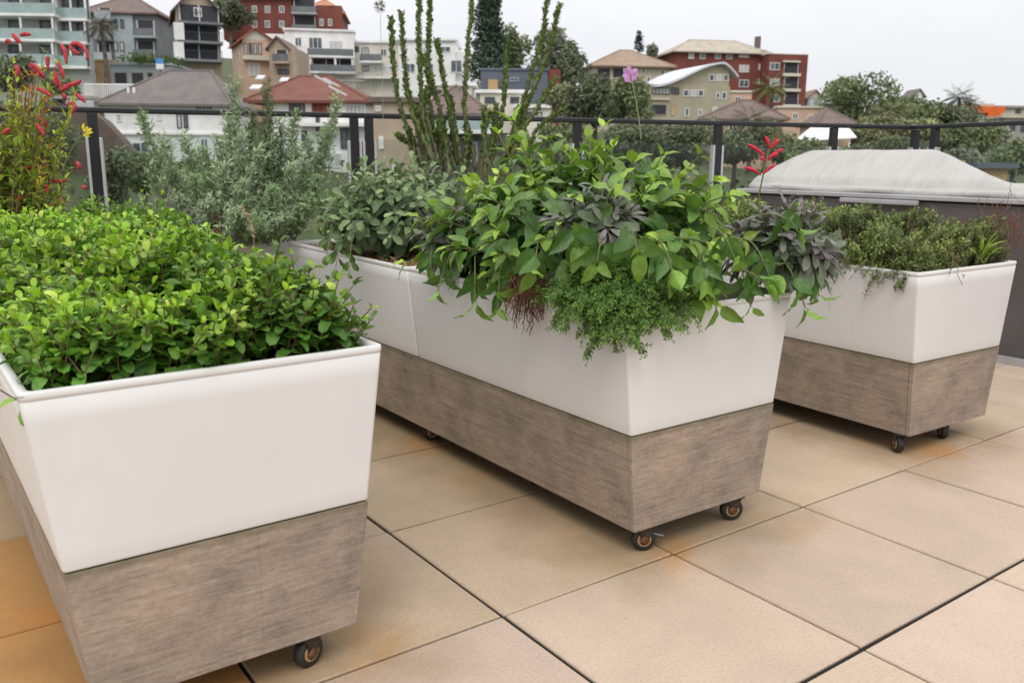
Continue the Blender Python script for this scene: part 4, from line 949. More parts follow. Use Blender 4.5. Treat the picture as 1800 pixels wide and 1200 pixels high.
# B2 dark grey apartments
B = Bld('apartment_building', 'dark grey apartment block with brown-grey roof and shaded balconies', 'building', 150, 112, 124, 4)
u0, u1, z0, z1 = B.block('wall', 'render_grey', 150, 22, 272, 112, 11, 0, 12)
B.hip('tile_brown', u0, u1, 0, 11, z1, 3.4, .7)
B.block('stair_panel', 'render_lightgrey', 196, 26, 232, 112, .3, -.32, 4)
wins(B, (203, 214), (42, 82), 7, 16, -.34, frame='frame_dark', muntin=0)
for y in (68, 105): B.balcony(164, 194, y, -1.4, 1.38, 'render_grey', 'render_lightgrey', room=2.2); B.balcony(233, 271, y-5, -1.4, 1.38, 'render_lightgrey', 'balcony_glass', room=2.2)
B.balcony(165, 195, 33, -1.4, 1.38, 'render_grey', 'render_lightgrey', room=1.6)
# B3 tan apartments with stacked balconies
B = Bld('apartment_building', 'tan gabled apartment block with three dark timber balconies', 'building', 303, 125, 104, 22)
u0, u1, z0, z1 = B.block('wall', 'render_tan', 308, 18, 384, 125, 12, 0, 12)
B.gable('tile_brown', u0, u1, 0, 12, z1, 2.6, 'render_tan', .6)
for y in (38, 72, 104): B.balcony(312, 392, y, -2.0, 1.98, 'render_grey', 'bars', room=2.1)
for y in (42, 76): u, z = B.uz(316, y+28, -2.02); B.box('balcony_screen', 'render_white', u-.6, u+.55, -2.06, -2.01, z, z+1.9)
B.win(322, 12, 330, 30, 0, frame='frame_dark', muntin=0); B.win(340, 14, 354, 30, 0)
for k in (2, 6): B.swin(u0, 3+k, 4+k, z1-4.5, z1-3.2)
# B4 ochre garage, grey garages, fence, hedge
B = Bld('garage_building', 'ochre rendered garage below the glass balconies', 'building', 132, 152, 100, 0)
u0, u1, z0, z1 = B.block('wall', 'render_ochre', 120, 108, 191, 140, 6, 0, 8); B.flat('render_ochre', u0, u1, 0, 6, z1, .2, .1); B.win(156, 120, 168, 131, 0, frame='frame_dark', muntin=1)
B = Bld('garage_row', 'row of grey garages with dark doors under a clipped hedge', 'building', 193, 150, 98, 0)
u0, u1, z0, z1 = B.block('wall', 'render_lightgrey', 193, 115, 300, 150, 6, 0, 8); B.flat('render_lightgrey', u0, u1, 0, 6, z1, .25, .2)
for a, b_ in ((200, 224), (230, 253), (258, 270), (277, 298)): B.win(a, 127, b_, 150, 0, frame='concrete', muntin=0, glass='dark_recess')
B = Bld('picket_fence', 'white fence panel and rail below the ochre garage', 'fence', 145, 166, 88, 0)
u0, z = B.uz(148, 147, 0); u1, _ = B.uz(242, 147, 0); mb = MB(); n = 26
for k in range(n+1): c = lerp(u0, u1, k/n); mb.box(c-.05, c+.05, 0, .05, z-1.4, z-.16)
mb.build('pickets', 'render_white', B.root); B.box('fence_rail', 'render_white', u0, u1, -.03, .08, z-.155, z)
B = Bld('estate_sign', 'small blue and white sign board on a post beside the hedge', 'sign', 275, 128, 96, 0)
u0, z1 = B.uz(273, 103); u1, z0 = B.uz(288, 122); B.box('sign_board', 'sign_blue', u0, u1, 0, .08, (z0+z1)/2, z1); B.box('sign_board', 'render_white', u0, u1, 0, .08, z0, (z0+z1)/2-.003); B.box('post', 'frame_dark', (u0+u1)/2-.05, (u0+u1)/2+.05, .082, .16, z0-3, z1)
# B5 brick apartments top
B = Bld('apartment_building', 'brick apartment block with terracotta roof on the ridge at upper left', 'building', 390, 60, 155, 6)
u0, u1, z0, z1 = B.block('wall', 'brick_red', 390, 8, 600, 62, 14, 0, 1)
B.hip('tile_orange', u0, lerp(u0, u1, .62), 0, 14, z1+1.2, 4.2, .8); B.block('upper_wall', 'brick_red', 392, -6, 512, 8, 13, .01)
B.hip('tile_orange', lerp(u0, u1, .66), u1, 1, 13, z1-1.0, 3.2, .6)
wins(B, (447, 470, 495), (17, 43), 9, 12); wins(B, (565, 580), (40,), 7, 12)
for y in (22, 54): B.balcony(512, 556, y, -1.6, 1.58, 'render_lightgrey', 'balcony_glass', room=2.6)
# B6 peach house
B = Bld('house', 'peach rendered house with a red-trimmed gable', 'house', 400, 140, 122, 26)
u0, u1, z0, z1 = B.block('wall', 'render_peach', 426, 70, 478, 138, 10, 0, 10)
B.gable('timber_trim', u0, u1, 0, 10, z1, 1.35, 'render_cream', .5, .42, .18)
B.block('bay', 'render_cream', 428, 98, 479, 106, .7, -.72)
for k in range(4): B.win(428+k*8.5, 76, 434+k*8.5, 96, 0, frame='frame_dark', muntin=0)
B.win(437, 112, 456, 134, 0, muntin=1); B.swin(u0, 3, 4.2, z1-3, z1-1.6)
B = Bld('house', 'small tan gabled house wing with a glass balcony beside the peach house', 'house', 472, 132, 120, 0)
u0, u1, z0, z1 = B.block('wall', 'render_tan', 472, 84, 519, 134, 8, 0, 10); B.gable('tile_brown', u0, lerp(u0, u1, .72), 0, 8, z1, 1.3, 'render_tan', .4, .45)
B.balcony(478, 506, 108, -1.2, 1.18, 'render_tan', 'balcony_glass', room=1.6); B.win(488, 122, 508, 131, 0, frame='frame_dark', muntin=2)
# B7 white modern apartments
B = Bld('apartment_building', 'large white modern apartment block with curved balcony, above the red roof', 'building', 462, 150, 132, 10)
u0, u1, z0, z1 = B.block('wall', 'render_white', 500, 55, 622, 150, 12, 0, 14); B.flat('render_white', u0, u1, 0, 12, z1, .3, .25)
B.block('wing', 'render_white', 458, 60, 512, 120, 9, 1.2, 10)
B.win(518, 66, 530, 82, 0); B.win(542, 66, 566, 86, 0, muntin=2); B.win(578, 72, 602, 92, 0, muntin=2); B.win(521, 104, 531, 122, 0, frame='frame_dark')
B.balcony(540, 622, 98, -2.0, 1.98, 'render_white', 'balcony_glass', back=False); B.balcony(545, 625, 126, -2.0, 1.98, 'render_white', 'balcony_glass', room=2.4)
u, z = B.uz(545, 126, -1.9); 
for px in (546, 590, 620): u, z = B.uz(px, 126, -1.9); B.box('column', 'render_white', u-.16, u+.16, -1.88, -1.55, z, z+2.1)
B.balcony(560, 640, 140, -3.4, 1.39, 'concrete', 'bars', back=False)
# B8 cream stepped apartments
B = Bld('apartment_building', 'cream stepped apartment block right of the white modern block', 'building', 622, 178, 138, 0)
u0, u1, z0, z1 = B.block('wall', 'render_cream', 622, 76, 702, 178, 12, 0, 14); B.flat('render_white', u0, u1, 0, 12, z1, .3, .3)
B.win(623, 82, 631, 92, 0, frame='frame_dark', muntin=0); B.win(636, 84, 648, 102, 0, frame='frame_dark'); B.win(668, 86, 680, 100, 0); B.win(636, 116, 648, 126, 0, frame='frame_dark'); B.win(655, 116, 690, 128, 0, muntin=3); B.win(652, 142, 665, 156, 0)
B.balcony(632, 672, 107, -1.4, 1.38, 'render_white', 'balcony_glass', back=False); B.balcony(628, 702, 135, -1.4, 1.38, 'render_white', None, back=False)
# B9 white house behind stems
B = Bld('house', 'white two-storey house seen between the spiky stems', 'house', 700, 160, 136, 0)
u0, u1, z0, z1 = B.block('wall', 'render_white', 700, 72, 800, 160, 11, 0, 12); B.flat('render_white', u0, u1, 0, 11, z1, .3, .4)
B.block('wing', 'render_white', 798, 92, 832, 160, 9, .8, 12)
B.win(773, 82, 792, 92, 0); B.win(792, 106, 812, 128, -.0); B.win(738, 84, 750, 96, 0); B.win(712, 112, 730, 128, 0); B.win(745, 112, 762, 128, 0)
# B10 near white house, grey hip roof
B = Bld('house', 'white house with a slate grey hipped roof behind the left end of the railing', 'house', 182, 300, 78, 4)
u0, u1, z0, z1 = B.block('wall', 'render_white', 182, 182, 398, 305, 9.5, 0, 6); B.hip('tile_grey', u0, u1, 0, 9.5, z1, 3.3, .55, ridge=(lerp(u0, u1, .42), lerp(u0, u1, .78)))
B.block('string_course', 'render_white', 180, 233, 410, 237, .22, -.222)
B.win(204, 200, 213, 214, 0); B.win(275, 200, 284, 212, 0); B.win(310, 200, 319, 226, 0, frame='frame_dark', muntin=0); B.win(322, 200, 330, 226, 0, frame='frame_dark', muntin=0); B.win(345, 186, 372, 196, 0, frame='frame_dark', muntin=3); B.win(352, 243, 366, 290, 0); B.win(232, 250, 262, 275, 0); B.win(290, 246, 305, 290, 0)
for px in (226, 236): u, z = B.uz(px, 172, 1.0); B.box('vent_pipe', 'render_white', u-.08, u+.08, 1.0, 1.16, z-.3, z+.9)
# B11 red hip roof house
B = Bld('house', 'white house with a red-brown hipped roof and skylights', 'house', 430, 300, 74, -4)
u0, u1, z0, z1 = B.block('wall', 'render_white', 478, 176, 640, 305, 9, 0, 6); rf = B.hip('tile_red', u0-1.6, u1, 0, 9.4, z1, 2.35, .6, ridge=(lerp(u0, u1, .12), lerp(u0, u1, .47)))
B.win(508, 180, 536, 200, 0, muntin=2, frame='brick_red'); B.win(548, 180, 580, 205, 0, frame='timber_trim', muntin=2, glass='brick_red'); B.win(607, 184, 642, 202, 0, muntin=4); B.win(555, 206, 562, 240, 0, frame='frame_dark', muntin=0); B.win(530, 230, 540, 262, 0, frame='frame_dark', muntin=0); B.win(598, 226, 620, 262, 0, frame='frame_dark'); B.win(575, 270, 600, 295, 0)
B.balcony(520, 640, 216, -1.0, .98, 'render_white', None, back=False)
for (px, py, w_) in ((500, 142, .7), (458, 138, .7), (568, 143, .5), (583, 147, .5), (594, 162, .5), (450, 155, .9)):
    # rest on the roof planes
    zr = 2.35; d = ray(px, py)
    if px < 560: # front plane  y from -0.6 to 4.7, z rises 0..2.35
        sl = zr/(4.7+.6); o = Vector((0, -.6, z1-.05)); nn = Vector((0, -sl, 1))
    else:
        xr = lerp(u0, u1, .47); sl = zr/(u1+.6-xr); o = Vector((xr, 0, z1-.05+zr)); nn = Vector((sl, 0, 1))
    Cl = Vector(((CAM-B.O).dot(B.X), (CAM-B.O).dot(B.Y), (CAM-B.O).z)); dl = Vector((d.dot(B.X), d.dot(B.Y), d.z)); p = Cl+dl*((o-Cl).dot(nn)/dl.dot(nn))
    if px < 560: pts8 = [(p.x-w_/2, p.y-.4, p.z-.4*sl+.03), (p.x+w_/2, p.y-.4, p.z-.4*sl+.03), (p.x+w_/2, p.y+.4, p.z+.4*sl+.03), (p.x-w_/2, p.y+.4, p.z+.4*sl+.03)]
    else: pts8 = [(p.x-.6, p.y-w_/2, p.z+.6*sl+.03), (p.x+.6, p.y-w_/2, p.z-.6*sl+.03), (p.x+.6, p.y+w_/2, p.z-.6*sl+.03), (p.x-.6, p.y+w_/2, p.z+.6*sl+.03)]
    MB().hexa(pts8+[(a, b2, c+.1) for a, b2, c in pts8]).build('skylight', 'metal_roof', B.root)
# B12 tan house & lower grey-blue bay
B = Bld('house', 'tan rendered house wall with flat brown roof beyond the paired railing posts', 'house', 652, 320, 62, 0)
u0, u1, z0, z1 = B.block('wall', 'render_tan', 655, 180, 728, 320, 8, 0, 6); B.flat('tile_brown', u0, u1, 0, 8, z1, .35, .3); B.win(660, 186, 670, 196, 0); B.win(666, 240, 674, 262, 0); B.win(690, 290, 705, 312, 0)
B = Bld('house', 'grey-blue bayed house with white balcony slab behind the spiky stems', 'house', 690, 320, 66, 0)
u0, u1, z0, z1 = B.block('wall', 'render_slate', 690, 205, 852, 320, 8, .9, 6); B.hip('tile_brown', u0+2.2, u1, 1, 8.5, z1+.3, 2.3, .6); B.box('fascia', 'render_white', u0+2, u1, .85, 8.6, z1+.002, z1+.24)
B.balcony(692, 880, 228, -1.0, 1.88, 'render_white', 'aqua_glass', back=False, h=.9)
for px in (735, 762, 800, 830): B.win(px-9, 250, px+9, 285, .9, muntin=1)
wins(B, (845, 856), (197,), 8, 10, .9, frame='frame_dark', muntin=0)
B = Bld('flat_roofed_house', 'low building with bright white flat roofs in front of the slate block', 'house', 745, 190, 92, 0)
for (a, b_, y, off) in ((745, 835, 147, 3), (838, 935, 160, 0), (905, 975, 186, -3)):
    u0, u1, z0, z1 = B.block('wall', 'render_cream', a+6, y+4, b_-6, y+40, 5, off+.3, 2); B.box('roof', 'render_white', u0-.5, u1+.5, off, off+6, z1+.003, z1+.35)
    B.win(a+14, y+11, a+32, y+22, off+.3, frame='frame_dark'); B.win(b_-38, y+11, b_-22, y+22, off+.3, frame='frame_dark')
# B13 slate block
B = Bld('slate_building', 'long slate-blue building behind the tall stems', 'building', 845, 190, 104, 0)
u0, u1, z0, z1 = B.block('wall', 'render_slate', 845, 124, 963, 192, 8, 0, 8); B.flat('render_slate', u0, u1, 0, 8, z1, .25, .15)
B.block('side_wall', 'brick_red', 963.5, 122, 985, 192, 7, .3, 6); B.win(896, 136, 912, 144, 0, frame='render_lightgrey'); B.block('porch', 'render_ochre', 858, 140, 875, 160, .4, -.42)
# B14 beige hip house
B = Bld('house', 'beige house with a tan hipped roof on the ridge right of centre', 'house', 1040, 170, 142, 6)
u0, u1, z0, z1 = B.block('wall', 'render_beige', 1043, 116, 1178, 172, 11, 0, 10); B.hip('tile_tan', u0, u1, 0, 11, z1, 3.1, .9)
B.win(1051, 121, 1072, 136, 0, frame='frame_dark', muntin=1, glass='dark_recess'); B.win(1078, 121, 1096, 136, 0, frame='frame_dark', glass='dark_recess'); B.win(1128, 118, 1134, 130, 0, muntin=0); B.win(1162, 122, 1168, 134, 0, muntin=0); B.win(1137, 135, 1143, 146, 0, muntin=0)
# B15 curved roof house
B = Bld('house', 'khaki house with a sweeping curved white metal roof', 'house', 1140, 215, 118, 18)
u0, u1, z0, z1 = B.block('wall', 'render_khaki', 1140, 150, 1284, 215, 10, 0, 10)
def curve_roof():
    P = []
    for k in range(17):
        t = k/16; px = lerp(1146, 1268, t); s_ = t; py = lerp(150, 110, (3*s_*s_-2*s_**3))
        P.append(B.uz(px, py, 0))
    for k in range(1, 6): t = k/5; P.append(B.uz(lerp(1268, 1293, t), lerp(110, 134, t**1.4), 0))
    zb = P[0][1]; low = [(P[0][0]+.4, zb-.3)]; 
    pw = [(u, z-.3) for u, z in P if u <= u1]; MB().prism([(pw[0][0], z1-.0)]+pw[1:]+[(pw[-1][0], z1-.0)][:1] if False else pw+[(pw[-1][0], z1-3), (pw[0][0], z1-3)], .01, 9.9).build('gable_wall', 'render_khaki', B.root)
    up = [(u, z) for u, z in P]; dn = [(u, z-.28) for u, z in reversed(P)]; mbr = MB(); n = len(P)
    for k in range(n-1): a, c_ = P[k], P[k+1]; mbr.prism([(a[0], a[1]-.28), (c_[0], c_[1]-.28), (c_[0], c_[1]), (a[0], a[1])], -.8, 10.6)
    mbr.build('roof', 'metal_roof', B.root)
curve_roof()
wins(B, (1251, 1264, 1276), (137,), 9, 12, 0, muntin=0); wins(B, (1206, 1219, 1232), (164,), 10, 12, 0, muntin=0); B.win(1269, 162, 1277, 175, 0, muntin=0); B.win(1259, 163, 1265, 174, 0, muntin=0)
B.win(1146, 154, 1177, 166, 0, frame='frame_dark', muntin=4); B.win(1180, 154, 1194, 166, 0, frame='frame_dark'); B.win(1144, 183, 1172, 203, 0, frame='render_khaki', muntin=0, glass='dark_recess'); B.win(1180, 182, 1188, 203, 0, frame='render_khaki', muntin=0, glass='render_ochre'); B.win(1204, 190, 1211, 205, 0, muntin=0); B.win(1228, 193, 1234, 203, 0, muntin=0); B.win(1252, 188, 1260, 198, 0, muntin=0)
B.block('string_course', 'render_beige', 1141, 172, 1178, 176, .3, -.302)
# B16 red brick apartments
B = Bld('apartment_building', 'four-storey red brick apartment block dominating the ridge at right', 'building', 1190, 200, 168, 10)
u0, u1, z0, z1 = B.block('wall', 'brick_red', 1188, 92, 1350, 205, 13, 0, 10); B.hip('tile_stone', u0, u1, 0, 13, z1, 3.0, .8, ridge=(u0+5, u1-4))
B.block('tower', 'brick_red', 1352, 96, 1421, 205, 12, -3.5, 10)
B.block('parapet', 'render_cream', 1351, 94.5, 1422, 96, 12.2, -3.6)
wins(B, (1308,), (95, 121, 147), 17, 13, 0); wins(B, (1337,), (92, 118, 144), 7, 11, 0, muntin=0); wins(B, (1215, 1235, 1262, 1282), (99,), 10, 10, 0)
wins(B, (1362,), (117, 145, 173), 17, 13, -3.5)
for y in (129, 156, 184): B.balcony(1378, 1408, y, -4.3, .78, 'render_cream', 'bars', room=2.1, h=.9, th=.55)
B.balcony(1378, 1408, 107, -4.3, .78, 'render_cream', None, back=False)
u, z = B.uz(1344, 90, -.3); B.box('downpipe', 'render_tan', u-.45, u+.45, -.6, -.02, z-12, z+.1); B.box('chimney', 'tile_brown', u-.6, u+.2, 2, 3.2, z1, z1+3.4)
# B17 low tiled house
B = Bld('house', 'low house with brown tiled roof and peach walls below the brick apartments', 'house', 1235, 252, 92, -6)
u0, u1, z0, z1 = B.block('wall', 'render_peach', 1262, 208, 1376, 262, 8, 0, 6); B.hip('tile_brown', u0-1.4, u1, 0, 8, z1, 2.1, .6, ridge=(lerp(u0, u1, .42), lerp(u0, u1, .60)))
wins(B, (1288, 1330), (226,), 14, 12, 0)
B = Bld('house', 'pale peach block between the brown roof and the brick apartments', 'house', 1283, 185, 128, 0)
u0, u1, z0, z1 = B.block('wall', 'render_peach', 1284, 163, 1322, 190, 6, 0, 6); B.flat('render_cream', u0, u1, 0, 6, z1, .3, .2); B.win(1292, 170, 1302, 180, 0)
B = Bld('house', 'cream terrace walls with white awning at the foot of the brick tower', 'house', 1365, 225, 110, 0)
u0, u1, z0, z1 = B.block('wall', 'render_peach', 1368, 190, 1445, 232, 6, 0, 6); B.flat('render_cream', u0, u1, 0, 6, z1, .25, .2); B.win(1393, 199, 1403, 210, 0, frame='frame_white'); B.win(1420, 203, 1430, 213, 0)
# B18
B = Bld('house', 'small house with a brown hipped roof above a white carport roof', 'house', 1440, 245, 84, 0)
u0, u1, z0, z1 = B.block('wall', 'render_peach', 1442, 216, 1498, 250, 6, 0, 6); B.hip('tile_brown', u0, u1, 0, 6, z1, 1.6, .4); B.win(1452, 222, 1462, 232, 0); B.win(1478, 222, 1488, 232, 0)
MB().hexa([(u0-3.4, -3, z1-1.9), (u1-.6, -3, z1-1.5), (u1-.6, -.8, z1-.6), (u0-1.2, -.8, z1-.6), (u0-3.4, -3, z1-1.8), (u1-.6, -3, z1-1.4), (u1-.6, -.8, z1-.5), (u0-1.2, -.8, z1-.5)]).build('carport_roof', 'render_white', B.root)
for x in (u0-2.8, u1-1.2): B.box('carport_post', 'render_white', x-.08, x+.08, -2.9, -2.7, z1-6, z1-1.9)
# B19 orange
B = Bld('house', 'modern house with an orange framed front on the right skyline', 'house', 1692, 222, 150, 0)
u0, u1, z0, z1 = B.block('wall', 'render_lightgrey', 1696, 199, 1750, 222, 6, 0, 8)
for a in ((u0-.5, u1+1.2, z1, z1+1.1), (u1-1.6, u1+.6, z1-2.2, z1-.003)): B.box('orange_frame', 'orange_panel', a[0], a[1], -.6, 6.2, a[2], a[3])
B.box('roof', 'render_beige', u0, u1, .5, 6, z1+1.102, z1+1.6); B.win(1700, 203, 1730, 212, 0, muntin=2)
B = Bld('house', 'grey concrete terraced house at the right edge below the skyline', 'house', 1752, 262, 120, 0)
u0, u1, z0, z1 = B.block('wall', 'concrete', 1765, 208, 1900, 262, 8, 0, 8); B.flat('render_beige', u0, u1, 0, 8, z1, .3, .5); B.block('lower_wall', 'concrete', 1718, 222, 1768, 262, 7, .4, 6); wins(B, (1780, 1800, 1830), (226,), 10, 12, 0, frame='frame_dark'); B.block('planter_wall', 'render_beige', 1787, 246, 1850, 272, 2, -4, 6)
B = Bld('house', 'pale flat house high on the right skyline', 'house', 1745, 205, 170, 0)
u0, u1, z0, z1 = B.block('wall', 'render_beige', 1745, 190, 1840, 206, 8, 0, 8); B.flat('concrete', u0, u1, 0, 8, z1, .4, .6); wins(B, (1790, 1812), (196,), 10, 7, 0, frame='frame_dark')
B = Bld('house', 'small pale house just right of the brick tower', 'house', 1418, 195, 175, 0)
u0, u1, z0, z1 = B.block('wall', 'render_lightgrey', 1420, 172, 1446, 200, 6, 0, 8); B.gable('tile_tan', u0, u1, 0, 6, z1, 1.4, 'render_beige', .4); B.win(1424, 176, 1430, 186, 0)
B = Bld('house', 'tiny white gabled house above the trees on the right', 'house', 1605, 185, 200, 0)
u0, u1, z0, z1 = B.block('wall', 'render_white', 1607, 168, 1624, 186, 6, 0, 8); B.gable('tile_grey', u0, u1, 0, 6, z1, 1.3, 'render_white', .5)
B = Bld('pool_pavilion', 'low dark roof with orange trim just beyond the covered spa', 'building', 1718, 320, 50, 0)
u0, u1, z0, z1 = B.block('wall', 'render_ochre', 1722, 296, 1772, 322, 3, 0, 3); B.flat('render_slate', u0, u1, 0, 3, z1, .3, .4)
# brown retaining wall left of near white house
B = Bld('retaining_wall', 'brown sloping stone retaining wall left of the white house', 'wall', 168, 300, 70, 0)
a, b_, c_, d_ = B.uz(156, 195), B.uz(182, 212), B.uz(250, 285), B.uz(150, 320)
MB().prism([a, b_, c_, (c_[0]+.5, d_[1]-3), (d_[0]-3, d_[1]-3), (d_[0]-3, a[1]+1)], 0, 1.2).build('stone_face', 'rock', B.root); B.box('coping', 'concrete', a[0]-3, a[0]+.3, -.1, 1.3, a[1]+.9, a[1]+1.15)
# road sliver with parked vehicles is hidden; lamp and aerials
# ------------------------------------------------------------------ trees
GR = {'dark': (.125, .15, .09), 'mid': (.155, .19, .095), 'olive': (.21, .22, .12), 'grey': (.20, .21, .16), 'light': (.21, .26, .11)}
T_clump = [leaf(1, 1, .8, prof(.1, .1)), leaf(2, 2, .7, prof(.4, .4), fold=.4, curl=.6)]
def tree(name, label, px, pyb, D, wpx, pyt, col, n=2600, lobes=9, ls=.30, trunk=True, shape='round', group=None, gap=.35, flat=1.0):
    s_ = D/FPX; base = at(px, pyb, D); h = (pyb-pyt)*s_; wd = wpx*s_/2; root = inst(name, label, 'tree', group=group); root['group'] = group or 'trees on the hillside'
    cb = (.05 if shape == 'cone' else .16)*h if trunk else 0; P, Dd, Nn, Sz, C = [], [], [], [], []; lob = []
    for k in range(lobes):
        if shape == 'cone': f = (k+.5)/lobes; c = V3(rng.normal(0, .12)*wd*(1-f), rng.normal(0, .12)*wd*(1-f), cb+(h-cb)*f*.96); r = V3(wd*(1.02-f*.72), wd*(1.02-f*.72), (h-cb)/lobes*1.0)
        else:
            a = rng.uniform(0, 6.283); q = math.sqrt(rng.random())*.62; f = rng.uniform(.12, .85); c = V3(math.cos(a)*q*wd, math.sin(a)*q*wd, cb+(h-cb)*(f*flat+.02)); m_ = (1-abs(f-.45)*.6)
            r = V3(wd*rng.uniform(.38, .6)*m_, wd*rng.uniform(.38, .6)*m_, (h-cb)*rng.uniform(.2, .34)*flat)
            c[2] = min(c[2], h-r[2]*.9); c[2] = max(c[2], r[2]*.7)
        lob.append((c, r))
    per = n//lobes
    for c, r in lob:
        v = rng.normal(0, 1, (per, 3)); v /= np.linalg.norm(v, axis=1, keepdims=True); rad = rng.uniform(.45, 1.12, (per, 1))**.6
        hole = (np.sin(v[:, 0]*7+c[0])+np.sin(v[:, 1]*6+c[1])+np.sin(v[:, 2]*8+c[2])) > -1.7*(1-gap)*1.2
        v = v[hole]; rad = rad[hole]; m_ = len(v)
        P.append(np.array(base)+c+v*r*rad); Dd.append(rng.normal(0, 1, (m_, 3))+V3(0, 0, -.2)); Nn.append(v+rng.normal(0, .5, (m_, 3))+V3(0, 0, .3)); Sz.append(ls*rng.uniform(.6, 1.5, m_))
        tone = rng.uniform(.72, 1.35); C.append(np.clip(np.array(col)[None]*tone*rng.uniform(.65, 1.45, (m_, 1))+rng.uniform(-.008, .008, (m_, 3)), .003, 1))
    leafmesh('crown', 'tree_leaf', T_clump, np.concatenate(P), np.concatenate(Dd), np.concatenate(Nn), np.concatenate(Sz), np.concatenate(C), root, False)
    mb = MB(); r0_ = max(.12, wd*.07)
    b0 = base-Vector((0, 0, 2.5)); top = base+Vector((0, 0, cb+(h-cb)*(.85 if shape == 'cone' else .35)))
    mb.tube([b0, base+Vector((r0_*.3, 0, cb*.5)), top], [r0_*1.3, r0_, r0_*.4], 7)
    if shape != 'cone':
        for c, r in lob: mb.tube([base+Vector((0, 0, cb*.7)), (base+Vector(c)*.55+Vector((0, 0, cb*.2))), base+Vector(c)], [r0_*.55, r0_*.32, r0_*.12], 5)
    mb.build('trunk', 'bark', root); return finish(root, base)
def palm(name, label, px, pyb, D, pyt, fl, col=(.09, .12, .04), n=26, thick=.2, droop=.9):
    root = inst(name, label, 'palm tree'); base = at(px, pyb, D); top = at(px, pyt, D); h = top.z-base.z; top = base+Vector((0, 0, h)); P, Dd, Nn, Sz = [], [], [], []
    for k in range(n):
        az = k*2.4; el = R(75-115*(k/n)); d = V3(math.cos(az)*math.cos(el), math.sin(az)*math.cos(el), math.sin(el)); pos = np.array(top); L_ = fl*rng.uniform(.8, 1.1); st_ = 12
        for q in range(st_):
            pos = pos+d*L_/st_; d = nrm(d+V3(0, 0, -droop/st_)); sd_ = nrm(np.cross(d, [0, 0, 1]))
            for s2 in (-1, 1):
                P.append(pos); Dd.append(nrm(sd_*s2+d*.6+V3(0, 0, -.45))); Nn.append(V3(0, 0, 1)); Sz.append(fl*.34*math.sin(math.pi*(.12+.8*q/st_)))
    leafmesh('crown', 'tree_leaf', [leaf(2, 1, .16, prof(.3, .5))], P, Dd, Nn, Sz, np.array(col)[None]*rng.uniform(.7, 1.4, (len(P), 1)), root)
    MB().tube([base-Vector((0, 0, 3)), base+Vector((thick, 0, h*.5)), top], [thick*1.2, thick, thick*.8], 8).build('trunk', 'bark', root); return finish(root, base)
tree('dark_pine_tree', 'tall dense dark green pine towering behind the spiky stems', 862, 150, 112, 74, -60, (.045, .075, .045), 15000, 18, .42, True, 'cone')
